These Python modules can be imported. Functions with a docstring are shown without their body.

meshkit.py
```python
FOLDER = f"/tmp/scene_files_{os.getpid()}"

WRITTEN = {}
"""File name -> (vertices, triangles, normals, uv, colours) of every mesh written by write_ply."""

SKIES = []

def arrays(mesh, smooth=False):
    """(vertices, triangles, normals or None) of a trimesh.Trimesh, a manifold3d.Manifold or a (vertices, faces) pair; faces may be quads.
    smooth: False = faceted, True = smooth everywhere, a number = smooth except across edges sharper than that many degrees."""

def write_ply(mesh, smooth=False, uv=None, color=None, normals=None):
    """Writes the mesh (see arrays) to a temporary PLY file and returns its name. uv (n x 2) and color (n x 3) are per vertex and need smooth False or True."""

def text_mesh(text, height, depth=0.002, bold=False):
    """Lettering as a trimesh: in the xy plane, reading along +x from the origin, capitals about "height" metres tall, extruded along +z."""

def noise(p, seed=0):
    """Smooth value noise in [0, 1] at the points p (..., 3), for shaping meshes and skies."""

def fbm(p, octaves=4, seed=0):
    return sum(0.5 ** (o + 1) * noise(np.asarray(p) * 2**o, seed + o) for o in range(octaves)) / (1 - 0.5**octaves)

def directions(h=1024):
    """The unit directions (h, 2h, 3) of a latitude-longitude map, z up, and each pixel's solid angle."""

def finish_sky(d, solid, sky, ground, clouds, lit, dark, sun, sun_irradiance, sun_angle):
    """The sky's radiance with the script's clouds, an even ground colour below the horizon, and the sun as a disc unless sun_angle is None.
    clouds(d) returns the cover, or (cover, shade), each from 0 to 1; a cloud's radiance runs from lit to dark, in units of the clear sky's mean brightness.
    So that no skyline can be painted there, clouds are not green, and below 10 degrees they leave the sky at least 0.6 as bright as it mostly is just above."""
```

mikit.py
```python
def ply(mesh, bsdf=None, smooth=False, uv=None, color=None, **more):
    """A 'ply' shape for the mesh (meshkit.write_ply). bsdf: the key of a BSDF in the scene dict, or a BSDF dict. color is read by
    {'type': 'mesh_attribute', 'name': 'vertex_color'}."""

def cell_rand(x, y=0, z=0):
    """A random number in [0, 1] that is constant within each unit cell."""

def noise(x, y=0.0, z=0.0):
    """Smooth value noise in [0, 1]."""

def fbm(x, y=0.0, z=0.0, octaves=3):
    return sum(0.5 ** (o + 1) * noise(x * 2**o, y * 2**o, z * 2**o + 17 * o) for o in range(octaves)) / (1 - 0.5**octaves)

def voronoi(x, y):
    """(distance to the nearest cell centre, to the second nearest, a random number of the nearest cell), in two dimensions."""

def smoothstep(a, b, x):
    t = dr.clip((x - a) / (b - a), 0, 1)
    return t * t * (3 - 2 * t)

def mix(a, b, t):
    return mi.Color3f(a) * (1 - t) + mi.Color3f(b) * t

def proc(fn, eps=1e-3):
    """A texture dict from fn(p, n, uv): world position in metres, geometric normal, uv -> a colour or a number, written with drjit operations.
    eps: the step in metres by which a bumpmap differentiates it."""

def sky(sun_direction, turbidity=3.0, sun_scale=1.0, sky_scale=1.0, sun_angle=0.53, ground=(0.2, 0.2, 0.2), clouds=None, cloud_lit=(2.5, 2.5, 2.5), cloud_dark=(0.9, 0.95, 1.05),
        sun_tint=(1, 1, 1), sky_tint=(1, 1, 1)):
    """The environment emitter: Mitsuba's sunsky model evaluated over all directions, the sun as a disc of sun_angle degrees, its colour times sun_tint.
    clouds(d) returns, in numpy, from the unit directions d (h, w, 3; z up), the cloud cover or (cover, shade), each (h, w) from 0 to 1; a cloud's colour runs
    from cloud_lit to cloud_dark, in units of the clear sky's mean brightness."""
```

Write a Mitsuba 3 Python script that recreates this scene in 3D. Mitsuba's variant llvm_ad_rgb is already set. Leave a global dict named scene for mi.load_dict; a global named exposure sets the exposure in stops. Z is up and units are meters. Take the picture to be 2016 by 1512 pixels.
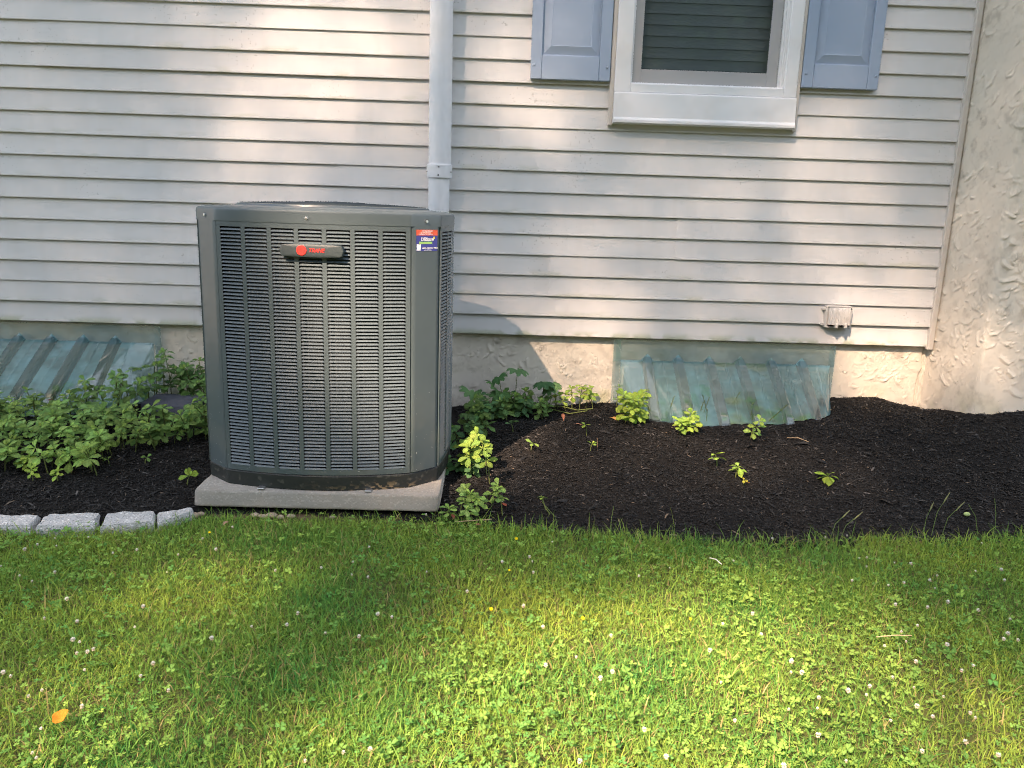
import math, numpy as np, trimesh, mitsuba as mi, mikit, meshkit, drjit as dr
from scipy.interpolate import RBFInterpolator
from shapely.geometry import Polygon, box as sbox
from shapely.ops import unary_union
T = mi.ScalarTransform4f
scene, labels = {}, {}

# ------------------------------------------------------------------ camera, sky, exposure
# x runs right along the house wall, y towards the house, z up; z = 0 is the lower edge of the siding, metres
CAM = np.array([0.0, -3.98576, 0.61988]); PITCH, ROLL, YAW = 0.2168787, 0.0322160, 0.0214446
_f = np.array([math.sin(YAW)*math.cos(PITCH), math.cos(YAW)*math.cos(PITCH), -math.sin(PITCH)])
_r = np.array([math.cos(YAW), -math.sin(YAW), 0.0]); _u = np.cross(_r, _f)
_r, _u = _r*math.cos(ROLL)+_u*math.sin(ROLL), _u*math.cos(ROLL)-_r*math.sin(ROLL)
_m = np.eye(4); _m[:3, 0], _m[:3, 1], _m[:3, 2], _m[:3, 3] = -_r, _u, _f, CAM
scene['camera'] = {'type': 'perspective', 'fov': math.degrees(2*math.atan(1008/1546.97)), 'fov_axis': 'x', 'near_clip': 0.05, 'far_clip': 600.0, 'to_world': T(_m.tolist())}
SUN = np.array([-0.58, -1.0, 1.0]); SUN = SUN/np.linalg.norm(SUN)
scene['sky_light'] = mikit.sky(SUN.tolist(), turbidity=3, sun_tint=(1.0, 0.88, 0.88), clouds=lambda d: 0.5+0.0*d[..., 2], cloud_lit=(1.7, 1.66, 1.6))
exposure = 3.82

# ------------------------------------------------------------------ helpers
def numbered(key):
    if key not in USED: USED.add(key); return key
    i = 1
    while f'{key}_{i:03d}' in USED: i += 1
    k = f'{key}_{i:03d}'; USED.add(k); return k
USED = set()
def cat(ms):
    vs, fs, n = [], [], 0
    for m in ms:
        v, f = (np.asarray(m.vertices), np.asarray(m.faces)) if hasattr(m, 'vertices') else (np.asarray(m[0], float), np.asarray(m[1], int))
        if f.shape[1] == 4: f = np.vstack([f[:, [0, 1, 2]], f[:, [0, 2, 3]]])
        vs.append(v); fs.append(f+n); n += len(v)
    return np.vstack(vs), np.vstack(fs)
def obj(name, mesh, m, parent=None, smooth=False, color=None, label=None, cat_=None, group=None, kind=None, tw=None):
    key = numbered((parent+'__' if parent else '')+name)
    d = mesh if isinstance(mesh, dict) else mikit.ply(mesh, m, smooth=smooth, color=color)
    if tw is not None: d = {**d, 'to_world': tw}
    scene[key] = d
    tag(key, label, cat_, group, kind)
    return key
def tag(key, label=None, cat_=None, group=None, kind=None):
    e = {k: v for k, v in (('label', label), ('category', cat_), ('group', group), ('kind', kind)) if v}
    if e: labels[key] = e
def thing(name, label, cat_, group=None):
    key = numbered(name); tag(key, label, cat_, group); return key
def bx(x0, x1, y0, y1, z0, z1, bev=0.0):
    if bev:
        b = bev; v = []
        for ax in range(3):
            for sx in (0, 1):
                for sy in (0, 1):
                    for sz in (0, 1):
                        s = [sx, sy, sz]; p = []
                        for k, (a, c) in enumerate(((x0, x1), (y0, y1), (z0, z1))):
                            q = (a, c)[s[k]]
                            if k != ax: q += b if s[k] == 0 else -b
                            p.append(q)
                        v.append(p)
        h = trimesh.convex.convex_hull(np.array(v)); return np.array(h.vertices), np.array(h.faces)
    v = np.array([[x, y, z] for x in (x0, x1) for y in (y0, y1) for z in (z0, z1)], float)
    return v, np.array([[0, 1, 3, 2], [4, 6, 7, 5], [0, 4, 5, 1], [2, 3, 7, 6], [0, 2, 6, 4], [1, 5, 7, 3]])
def grid(P):
    """P (n, m, 3) -> quads"""
    n, m = P.shape[:2]; i, j = np.meshgrid(np.arange(n-1), np.arange(m-1), indexing='ij')
    q = np.stack([i*m+j, i*m+j+1, (i+1)*m+j+1, (i+1)*m+j], -1).reshape(-1, 4)
    return P.reshape(-1, 3), q
def tube(pts, rad, sides=8, caps=True):
    p = np.asarray(pts, float); n = len(p); t = np.gradient(p, axis=0); t /= np.linalg.norm(t, axis=1, keepdims=True)+1e-12
    a = np.cross(t, np.where(np.abs(t[:, 2:]) < .9, [0, 0, 1.], [1., 0, 0])); a /= np.linalg.norm(a, axis=1, keepdims=True)+1e-12
    b = np.cross(t, a); ang = np.arange(sides)*2*np.pi/sides
    r = np.broadcast_to(rad, (n,))[:, None, None]
    v = (p[:, None]+r*(np.cos(ang)[None, :, None]*a[:, None]+np.sin(ang)[None, :, None]*b[:, None])).reshape(-1, 3)
    f = []
    for i in range(n-1):
        for j in range(sides): f.append([i*sides+j, i*sides+(j+1) % sides, (i+1)*sides+(j+1) % sides, (i+1)*sides+j])
    f = np.array(f); f = np.vstack([f[:, [0, 1, 2]], f[:, [0, 2, 3]]])
    if caps:
        v = np.vstack([v, p[0], p[-1]]); k = len(v)
        f = np.vstack([f, [[(j+1) % sides, j, k-2] for j in range(sides)], [[(n-1)*sides+j, (n-1)*sides+(j+1) % sides, k-1] for j in range(sides)]])
    return v, f
def lathe(prof, c=(0, 0), n=40):
    """prof [(r, z)] round a vertical axis at c"""
    a = np.arange(n+1)*2*np.pi/n; pr = np.asarray(prof, float)
    P = np.stack([c[0]+pr[:, 0][None]*np.cos(a)[:, None], c[1]+pr[:, 0][None]*np.sin(a)[:, None], np.broadcast_to(pr[:, 1], (n+1, len(pr)))], -1)
    return grid(P)
def fbm(p, o=4, seed=0): return meshkit.fbm(np.asarray(p, float), o, seed)
def rgb(r, g, b): return {'type': 'rgb', 'value': [r, g, b]}
def two(d): return {'type': 'twosided', 'bsdf': d}
def princ(color, rough=.5, spec=.4, metallic=0., **k):
    c = color if isinstance(color, dict) else rgb(*color)
    return two({'type': 'principled', 'base_color': c, 'roughness': rough, 'specular': spec, 'metallic': metallic, **k})
def bump(b, fn, eps=1e-3): return two({'type': 'bumpmap', 'arbitrary': mikit.proc(fn, eps), 'scale': 1.0, 'bsdf': b['bsdf']})
N, F, SS, MX = mikit.noise, mikit.fbm, mikit.smoothstep, mikit.mix

# ------------------------------------------------------------------ materials
PITCHZ = 0.1016
def siding_c(p, n, uv):
    k = dr.floor(p.z/PITCHZ); t = p.z/PITCHZ-k
    base = MX((.488, .482, .474), (.54, .533, .523), F(p.x*1.3+k*7.1, p.z*2, k, octaves=2))
    low = SS(.38, .0, t)                                     # dirt gathers along the lower edge of each course
    m = SS(.55, .74, F(p.x*9+k*13, p.z*34, k*3, octaves=3))*low*SS(.35, .75, N(p.x*1.1+5, k*.7, 2))
    spk = SS(.86, .93, N(p.x*120, p.z*120, 3))*SS(.6, .85, N(p.x*5, p.z*6, 9))
    streak = SS(.5, .95, N(p.x*30, p.z*3, 4))*.10
    alg = SS(.6, 1.0, 1-SS(-.1, .5, p.z))*low*SS(.4, .62, F(p.x*16, p.z*20, 1, octaves=3))
    base = MX(base, (.36, .36, .27), m*.55)
    base = MX(base, (.26, .29, .17), alg*.8)
    base = MX(base, (.19, .18, .15), spk*.4)
    return MX(base, (.40, .385, .35), streak)
scene['siding_mat'] = princ(mikit.proc(siding_c), .42, .45)
scene['vinyl_trim_mat'] = princ((.46, .43, .39), .45, .4)
def stucco_c(p, n, uv):
    base = MX((.53, .48, .405), (.61, .56, .475), F(p.x*2.5, p.y*2.5, p.z*2.5, octaves=3))
    dirt = SS(.48, .8, F(p.x*26, p.y*26, p.z*21+3, octaves=4))*(.4+.6*SS(.35, .7, N(p.x*4, p.y*4, p.z*3)))
    base = MX(base, (.33, .29, .235), dirt*.65)
    spk = SS(.88, .95, N(p.x*110, p.y*110, p.z*110))*SS(.5, .8, N(p.x*9, p.y*9, p.z*9))
    base = MX(base, (.20, .17, .14), spk*.5)
    moss = SS(-.12, -.40, p.z)*SS(.46, .66, F(p.x*6+9, p.z*6, p.y*6, octaves=3))
    return MX(base, (.34, .34, .17), moss*.7)
scene['stucco_mat'] = bump(princ(mikit.proc(stucco_c), .9, .1), lambda p, n, uv: .0022*F(p.x*75, p.y*75, p.z*75, octaves=4), 8e-4)
def stain(base, dark, s, amt):
    return lambda p, n, uv: MX(base, dark, SS(.4, .8, F(p.x*s, p.y*s, p.z*s, octaves=3))*amt)
scene['white_vinyl_mat'] = princ(mikit.proc(stain((.60, .61, .62), (.50, .50, .49), 9, .5)), .38, .45)
scene['pipe_mat'] = princ(mikit.proc(stain((.56, .585, .62), (.48, .50, .51), 7, .45)), .4, .45)
scene['shutter_mat'] = princ(mikit.proc(stain((.235, .298, .395), (.265, .328, .42), 5, .6)), .45, .4)
scene['screen_frame_mat'] = princ((.30, .30, .30), .4, .5)
def blind_c(p, n, uv): return MX((.056, .076, .078), (.066, .088, .090), F(p.x*5, p.z*5, 1))
scene['blind_mat'] = princ(mikit.proc(blind_c), .6, .3)
scene['interior_mat'] = princ((.03, .035, .035), .9, .1)
scene['glass_mat'] = {'type': 'thindielectric', 'int_ior': 1.5}
def metal_c(p, n, uv):
    b = MX((.056, .076, .086), (.068, .089, .098), F(p.x*4, p.y*4, p.z*3, octaves=2))
    dust = SS(.1, -.36, p.z)*(.25+.75*SS(.45, .75, F(p.x*11, p.y*11, p.z*9, octaves=3)))
    spk = SS(.92, .95, N(p.x*150, p.y*150, p.z*150))*SS(.2, -.35, p.z)
    b = MX(b, (.14, .14, .12), dust*.35)
    return MX(b, (.5, .5, .45), spk*.6)
scene['unit_metal_mat'] = princ(mikit.proc(metal_c), .33, .55, clearcoat=.25, clearcoat_gloss=.8)
scene['louver_mat'] = princ(mikit.proc(lambda p, n, uv: MX((.058, .079, .090), (.076, .098, .108), F(p.x*6, p.y*6, p.z*40, octaves=2))), .3, .6, clearcoat=.3, clearcoat_gloss=.8)
def pan_c(p, n, uv):
    d = SS(-.355, -.405, p.z+.02*N(p.x*40, p.y*40, 1))*SS(.52, .62, F(p.x*75, p.y*40, p.z*90, octaves=3))*SS(.35, .6, F(p.x*14, p.y*3, p.z*14, octaves=2))*SS(-.75, -.5, p.x)*SS(-.2, -.34, p.x)
    d2 = SS(.62, .8, F(p.x*60, p.y*60, p.z*60, octaves=2))
    return MX(MX((.022, .024, .023), (.10, .095, .08), d2*.5), (.34, .24, .13), d*.9)
scene['pan_mat'] = princ(mikit.proc(pan_c), .5, .4)
scene['coil_mat'] = princ((.022, .026, .029), .7, .2)
scene['dark_plastic_mat'] = princ((.030, .042, .047), .5, .35)
scene['black_gap_mat'] = princ((.01, .01, .01), .8, .1)
scene['red_mat'] = princ((.62, .035, .03), .4, .4)
scene['sticker_red_mat'] = princ((.62, .10, .05), .5, .3)
scene['sticker_blue_mat'] = princ((.05, .055, .24), .5, .3)
scene['print_white_mat'] = princ((.8, .8, .8), .6, .2)
scene['print_green_mat'] = princ((.30, .52, .16), .6, .2)
scene['print_yellow_mat'] = princ((.62, .55, .12), .6, .2)
scene['screw_mat'] = princ((.55, .55, .55), .3, .5, metallic=.9)
def conc_c(p, n, uv):
    b = MX((.235, .215, .185), (.32, .295, .26), F(p.x*5, p.y*5, p.z*8, octaves=3))
    b = MX(b, (.42, .39, .34), SS(.6, .8, N(p.x*170, p.y*170, p.z*170))*.5)
    b = MX(b, (.20, .185, .16), SS(.62, .8, N(p.x*210+7, p.y*210, p.z*210))*.5)
    return MX(b, (.25, .22, .17), SS(-.44, -.475, p.z)*.5)
scene['pad_mat'] = bump(princ(mikit.proc(conc_c), .9, .1), lambda p, n, uv: .0016*F(p.x*75, p.y*75, p.z*75, octaves=3), 1e-3)
def gran_c(p, n, uv):
    b = MX((.31, .31, .30), (.47, .465, .45), F(p.x*14, p.y*14, p.z*14, octaves=3))
    b = MX(b, (.13, .13, .13), SS(.62, .78, N(p.x*260, p.y*260, p.z*260))*.75)
    return MX(b, (.7, .69, .66), SS(.66, .82, N(p.x*220+3, p.y*220, p.z*220))*.7)
scene['granite_mat'] = bump(princ(mikit.proc(gran_c), .85, .15), lambda p, n, uv: .002*F(p.x*60, p.y*60, p.z*60, octaves=3), 1e-3)
scene['slate_mat'] = princ(mikit.proc(stain((.06, .065, .085), (.10, .105, .12), 14, .7)), .6, .3)
scene['pebble_mat'] = princ(mikit.proc(stain((.34, .27, .20), (.22, .16, .12), 30, .8)), .8, .2)
def mulch_c(p, n, uv): return MX((.005, .0052, .0052), (.014, .0125, .0115), F(p.x*60, p.y*160, p.z*60, octaves=3))
scene['mulch_mat'] = bump(princ(mikit.proc(mulch_c), .85, .15), lambda p, n, uv: .004*F(p.x*110, p.y*230, 1, octaves=3), 1e-3)
VC = {'type': 'mesh_attribute', 'name': 'vertex_color'}
scene['chip_mat'] = princ(VC, .6, .3)
def lawn_c(p, n, uv): return MX((.045, .06, .018), (.09, .09, .035), F(p.x*18, p.y*18, 1, octaves=4))
scene['lawn_mat'] = princ(mikit.proc(lawn_c), .9, .1)
scene['grass_mat'] = {'type': 'principledthin', 'base_color': VC, 'roughness': .5, 'diff_trans': .8, 'spec_trans': 0.0, 'eta': 1.35}
scene['leaf_mat'] = {'type': 'principledthin', 'base_color': VC, 'roughness': .30, 'diff_trans': .55, 'spec_trans': 0.0, 'eta': 1.45}
scene['petal_mat'] = {'type': 'principledthin', 'base_color': VC, 'roughness': .7, 'diff_trans': .5, 'spec_trans': 0.0, 'eta': 1.3}
scene['crown_mat'] = two({'type': 'diffuse', 'reflectance': rgb(.06, .10, .03)})
scene['bark_mat'] = princ(mikit.proc(stain((.12, .095, .07), (.06, .05, .04), 6, .8)), .9, .1)
def haze_w(p, n, uv):
    d = SS(.45, .72, F(p.x*7, p.y*9, p.z*9, octaves=4))
    return dr.clip(.20+.26*d+.10*SS(.5, .8, N(p.x*40, p.y*12, p.z*12)), 0, 1)
def haze_c(p, n, uv):
    d = SS(.48, .68, F(p.x*6+4, p.y*8, p.z*8, octaves=4))*SS(.9, 1.1, p.x)*SS(1.65, 1.45, p.x)
    return MX((.30, .53, .585), (.36, .43, .17), d*.85)
scene['cover_plastic_mat'] = {'type': 'blendbsdf', 'weight': mikit.proc(haze_w),
    'a': {'type': 'thindielectric', 'int_ior': 1.58, 'specular_transmittance': rgb(.70, .84, .87)},
    'b': {'type': 'principledthin', 'base_color': mikit.proc(haze_c), 'roughness': .25, 'diff_trans': .9, 'spec_trans': 0.0, 'eta': 1.58}}
scene['clear_plastic_mat'] = {'type': 'blendbsdf', 'weight': mikit.proc(lambda p, n, uv: .03+.06*SS(.5, .8, F(p.x*12, p.y*12, p.z*12, octaves=3))),
    'a': {'type': 'thindielectric', 'int_ior': 1.58, 'specular_transmittance': rgb(.52, .63, .66)},
    'b': {'type': 'principledthin', 'base_color': rgb(.32, .48, .53), 'roughness': .25, 'diff_trans': .9, 'spec_trans': 0.0, 'eta': 1.58}}
scene['outlet_mat'] = princ(mikit.proc(stain((.42, .41, .39), (.33, .32, .30), 30, .6)), .5, .35)
scene['flange_plastic_mat'] = {'type': 'blendbsdf', 'weight': mikit.proc(lambda p, n, uv: .11+.12*SS(.45, .8, F(p.x*12, p.y*12, p.z*12, octaves=3))),
    'a': {'type': 'thindielectric', 'int_ior': 1.58, 'specular_transmittance': rgb(.70, .80, .84)},
    'b': {'type': 'principledthin', 'base_color': rgb(.40, .53, .58), 'roughness': .25, 'diff_trans': .9, 'spec_trans': 0.0, 'eta': 1.58}}
scene['soil_mat'] = princ(mikit.proc(stain((.115, .08, .05), (.05, .038, .026), 22, .9)), .95, .1)
scene['steel_liner_mat'] = princ(mikit.proc(stain((.30, .31, .31), (.17, .17, .16), 9, .8)), .5, .4, metallic=.4)

# ------------------------------------------------------------------ terrain
CTRL = np.array([(-3.4,0,-.38),(-2.9,0,-.37),(-2.3,-.45,-.385),(-1.7,-.3,-.385),(-1.3,0,-.39),(-.65,0,-.41),(-.2,0,-.40),(.1,0,-.385),(.33,0,-.375),(.55,0,-.36),
(.62,-.2,-.36),(.9,-.38,-.355),(1.2,-.42,-.345),(1.5,-.36,-.33),(1.72,-.15,-.32),(1.79,0,-.295),(2.0,-.02,-.285),(2.15,0,-.32),(2.27,-.02,-.34),(2.3,-.35,-.27),(2.6,-.37,-.235),(3.3,-.4,-.23),
(.1,-.55,-.40),(.6,-.75,-.415),(1.2,-.8,-.42),(1.9,-.8,-.40),(2.8,-.8,-.36),(-.1,-.9,-.43),(.3,-1.1,-.455),(1.2,-1.15,-.46),(2.0,-1.05,-.44),(3,-1.1,-.43),
(.05,-1.33,-.49),(.78,-1.39,-.49),(1.3,-1.38,-.49),(1.95,-1.28,-.485),(3,-1.25,-.48),(-.2,-1.3,-.485),(-.65,-.8,-.45),(-.65,-1.25,-.485),(-1.15,-.6,-.41),(-1.15,-1.2,-.46),(-1.5,-.8,-.42),(-2.2,-.9,-.43),(-1.6,-1.36,-.475),(-2.6,-1.45,-.475),(-3.4,-1.5,-.475),(-3.4,-.7,-.42)])
_rbf = RBFInterpolator(CTRL[:, :2], CTRL[:, 2], smoothing=1e-4, kernel='linear')
EDGE = np.array([(-4,-1.50),(-2.4,-1.50),(-1.6,-1.44),(-1.2,-1.37),(-1.08,-1.275),(-.65,-1.265),(-.2,-1.30),(.05,-1.385),(.4,-1.43),(.78,-1.45),(1.2,-1.445),(1.6,-1.40),(1.95,-1.34),(2.4,-1.275),(4,-1.20)])
def edge_y(x):
    x = np.asarray(x, float)
    return np.interp(x, EDGE[:, 0], EDGE[:, 1])+.02*(meshkit.noise(np.stack([x*7, x*0+3, x*0], -1))-.5)+.012*(meshkit.noise(np.stack([x*23, x*0+9, x*0], -1))-.5)
def mulch_z(x, y):
    x, y = np.asarray(x, float), np.asarray(y, float)
    z = _rbf(np.stack([x.ravel(), y.ravel()], -1)).reshape(x.shape)
    z = z+.022*(fbm(np.stack([x*6, y*6, x*0], -1), 3, 5)-.5)+.012*(fbm(np.stack([x*28, y*28, x*0], -1), 3, 6)-.5)
    return z
LAWN_Z = -.497
def lawn_h(x, y): return LAWN_Z+.012*(fbm(np.stack([np.asarray(x)*3., np.asarray(y)*3., np.zeros_like(np.asarray(x, float))], -1), 3, 8)-.5)
WELLS = ((1.185, .545, .385), (-2.31, .565, .42))       # window wells: centre x, half width, depth from the wall
def well_front(dx, hw, P): return P*np.clip(1-np.abs(dx/hw)**2.6, 0, 1)**(1/2.3)
def ground_z(x, y): return np.where(np.asarray(y) < edge_y(x), lawn_h(x, y), mulch_z(x, y))
xs = np.arange(-3.5, 3.5, .016); ys = np.concatenate([np.arange(-1.62, .06, .016)])
X, Y = np.meshgrid(xs, ys, indexing='ij'); Z = mulch_z(X, Y)
below = edge_y(X)-Y; Z = np.where(below > 0, np.minimum(Z, LAWN_Z-.012)-below*.5, np.minimum(Z, Z*0+np.where(below > -.05, LAWN_Z+.004+(-below)*.9, 9)))
for xc, hw, P in WELLS: Z = np.where((np.abs(X-xc) < hw-.015) & (-Y < well_front(X-xc, hw, P)-.02), -.62+.03*fbm(np.stack([X*20, Y*20, X*0], -1), 2, 2), Z)
Z = np.where((X > -1.06) & (X < -.22) & (Y < -.4) & (Y > -1.25), -.486, Z)
obj('mulch_bed', grid(np.stack([X, Y, Z], -1)), 'mulch_mat', smooth=True, label='black shredded mulch bed along the foundation of the house', kind='structure')
gx = np.concatenate([[-80, -30, -12, -6], np.arange(-3.6, 3.61, .04), [6, 12, 30, 80]]); gy = np.concatenate([[-120, -50, -20, -9], np.arange(-5, .01, .04), [.6, 8, 60]])
X, Y = np.meshgrid(gx, gy, indexing='ij')
obj('lawn', grid(np.stack([X, Y, np.where((np.abs(X) < 3.7) & (Y > -5.1) & (Y < .1), lawn_h(X, Y)-.3*np.clip((Y-edge_y(X)-.04)*8, 0, 1), LAWN_Z-.3*(Y > -1))], -1)), 'lawn_mat', smooth=True, label='mown lawn ground in front of the mulch bed', kind='structure')

# ------------------------------------------------------------------ house
house = thing('house', 'house wall of pale beige lap siding over a cream stucco foundation', 'house')
WX0, WX1, WZ0 = .512, 1.416, 1.045       # window opening in the siding
XL, XR = -3.6, 2.228
NC = 30
SEAMS = {0: [], 1: [-2.55], 2: [.255], 3: [.255], 4: [.885], 5: [.885], 6: [-.80], 7: [-.80], 8: [-.015], 9: [-.015], 10: [.80], 11: [.80], 12: [-2.2], 13: [-2.2], 14: [], 15: []}
def plank(x0, x1, k, dy, seed):
    z0, z1 = k*PITCHZ, (k+1)*PITCHZ
    lip = .036 if k == 0 else .0138
    prof = np.array([(.0141, z1+.004), (.0134, z1-.004), (.0078, z0+.052), (.0020, z0+.010), (.0, z0+.0035), (.0008, z0+.0008), (.003, z0), (lip, z0+.001)])
    n = max(2, int((x1-x0)/.07)+1); x = np.linspace(x0, x1, n)
    wav = .0016*(fbm(np.stack([x*1.7+seed*3.3, x*0+k*5.1, x*0], -1), 2, 3)-.5)
    wz = .0016*(fbm(np.stack([x*1.1+seed*1.3, x*0+k*7.7, x*0+4], -1), 2, 4)-.5)
    P = np.zeros((n, len(prof), 3)); P[..., 0] = x[:, None]; P[..., 1] = prof[None, :, 0]+dy+wav[:, None]*np.array([.2, .5, 1.2, 1, .8, .8, .8, 0])[None]; P[..., 2] = prof[None, :, 1]+wz[:, None]
    v, q = grid(P)
    e0, e1 = P[0], P[-1]                        # end returns
    ends = []
    for e in (e0, e1):
        b = e.copy(); b[:, 1] = .0215; ends.append(grid(np.stack([e, b], 0)))
    return cat([(v, q)]+ends)
for k in range(NC):
    cuts = [XL]+sorted(SEAMS.get(k, []))+[XR]
    segs = [(cuts[i], cuts[i+1]) for i in range(len(cuts)-1)]
    out = []
    for a, b in segs:
        if k*PITCHZ > WZ0+.02 and k*PITCHZ < 2.65:
            if a < WX0: out.append((a, min(b, WX0)))
            if b > WX1: out.append((max(a, WX1), b))
        else: out.append((a, b))
    for i, (a, b) in enumerate(out):
        obj('siding_plank', plank(a+(.0004 if a > XL else 0), b+(.02 if b in SEAMS.get(k, []) else 0), k, 0.0 if i == 0 else -.0042*(1 if a in SEAMS.get(k, []) else 0), k*3+i), 'siding_mat', house, smooth=40)
obj('wall_core', cat([bx(-3.6, WX0+.03, .0235, .2, .004, 3.1), bx(WX1-.03, 2.27, .0235, .2, .004, 3.1), bx(WX0+.03, WX1-.03, .0235, .2, .004, WZ0+.06), bx(WX0+.03, WX1-.03, .0235, .2, 2.6, 3.1)]), 'interior_mat', house)
obj('interior_wall', bx(WX0-.3, WX1+.3, .5, .52, .9, 2.8), 'interior_mat', house)
# roof far above the frame
obj('roof', cat([(np.array([[-7, -.35, 5.2], [6, -.35, 5.2], [6, 5, 8], [-7, 5, 8], [-7, -.35, 5.05], [6, -.35, 5.05], [6, 5, 7.85], [-7, 5, 7.85]]), np.array([[0, 1, 2, 3], [7, 6, 5, 4], [0, 4, 5, 1], [2, 6, 7, 3]]))]), 'slate_mat', house)
obj('upper_wall', cat([bx(-7, 2.26, .004, .3, 3.052, 5.1), bx(-7, -3.6, .004, .3, -.6, 3.05), bx(3.3, 6, .004, .3, -.6, 5.1)]), 'siding_mat', house)
# trim channel where the siding meets the chimney
tp = np.array([(2.226, .014), (2.226, -.012), (2.231, -.015), (2.250, -.015), (2.255, -.012), (2.255, .014)])
obj('corner_channel', grid(np.stack([np.stack([tp[:, 0], tp[:, 1], np.full(6, z)], -1) for z in (-.012, 1.5, 3.05)], 0)), 'vinyl_trim_mat', house, smooth=30)

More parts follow.
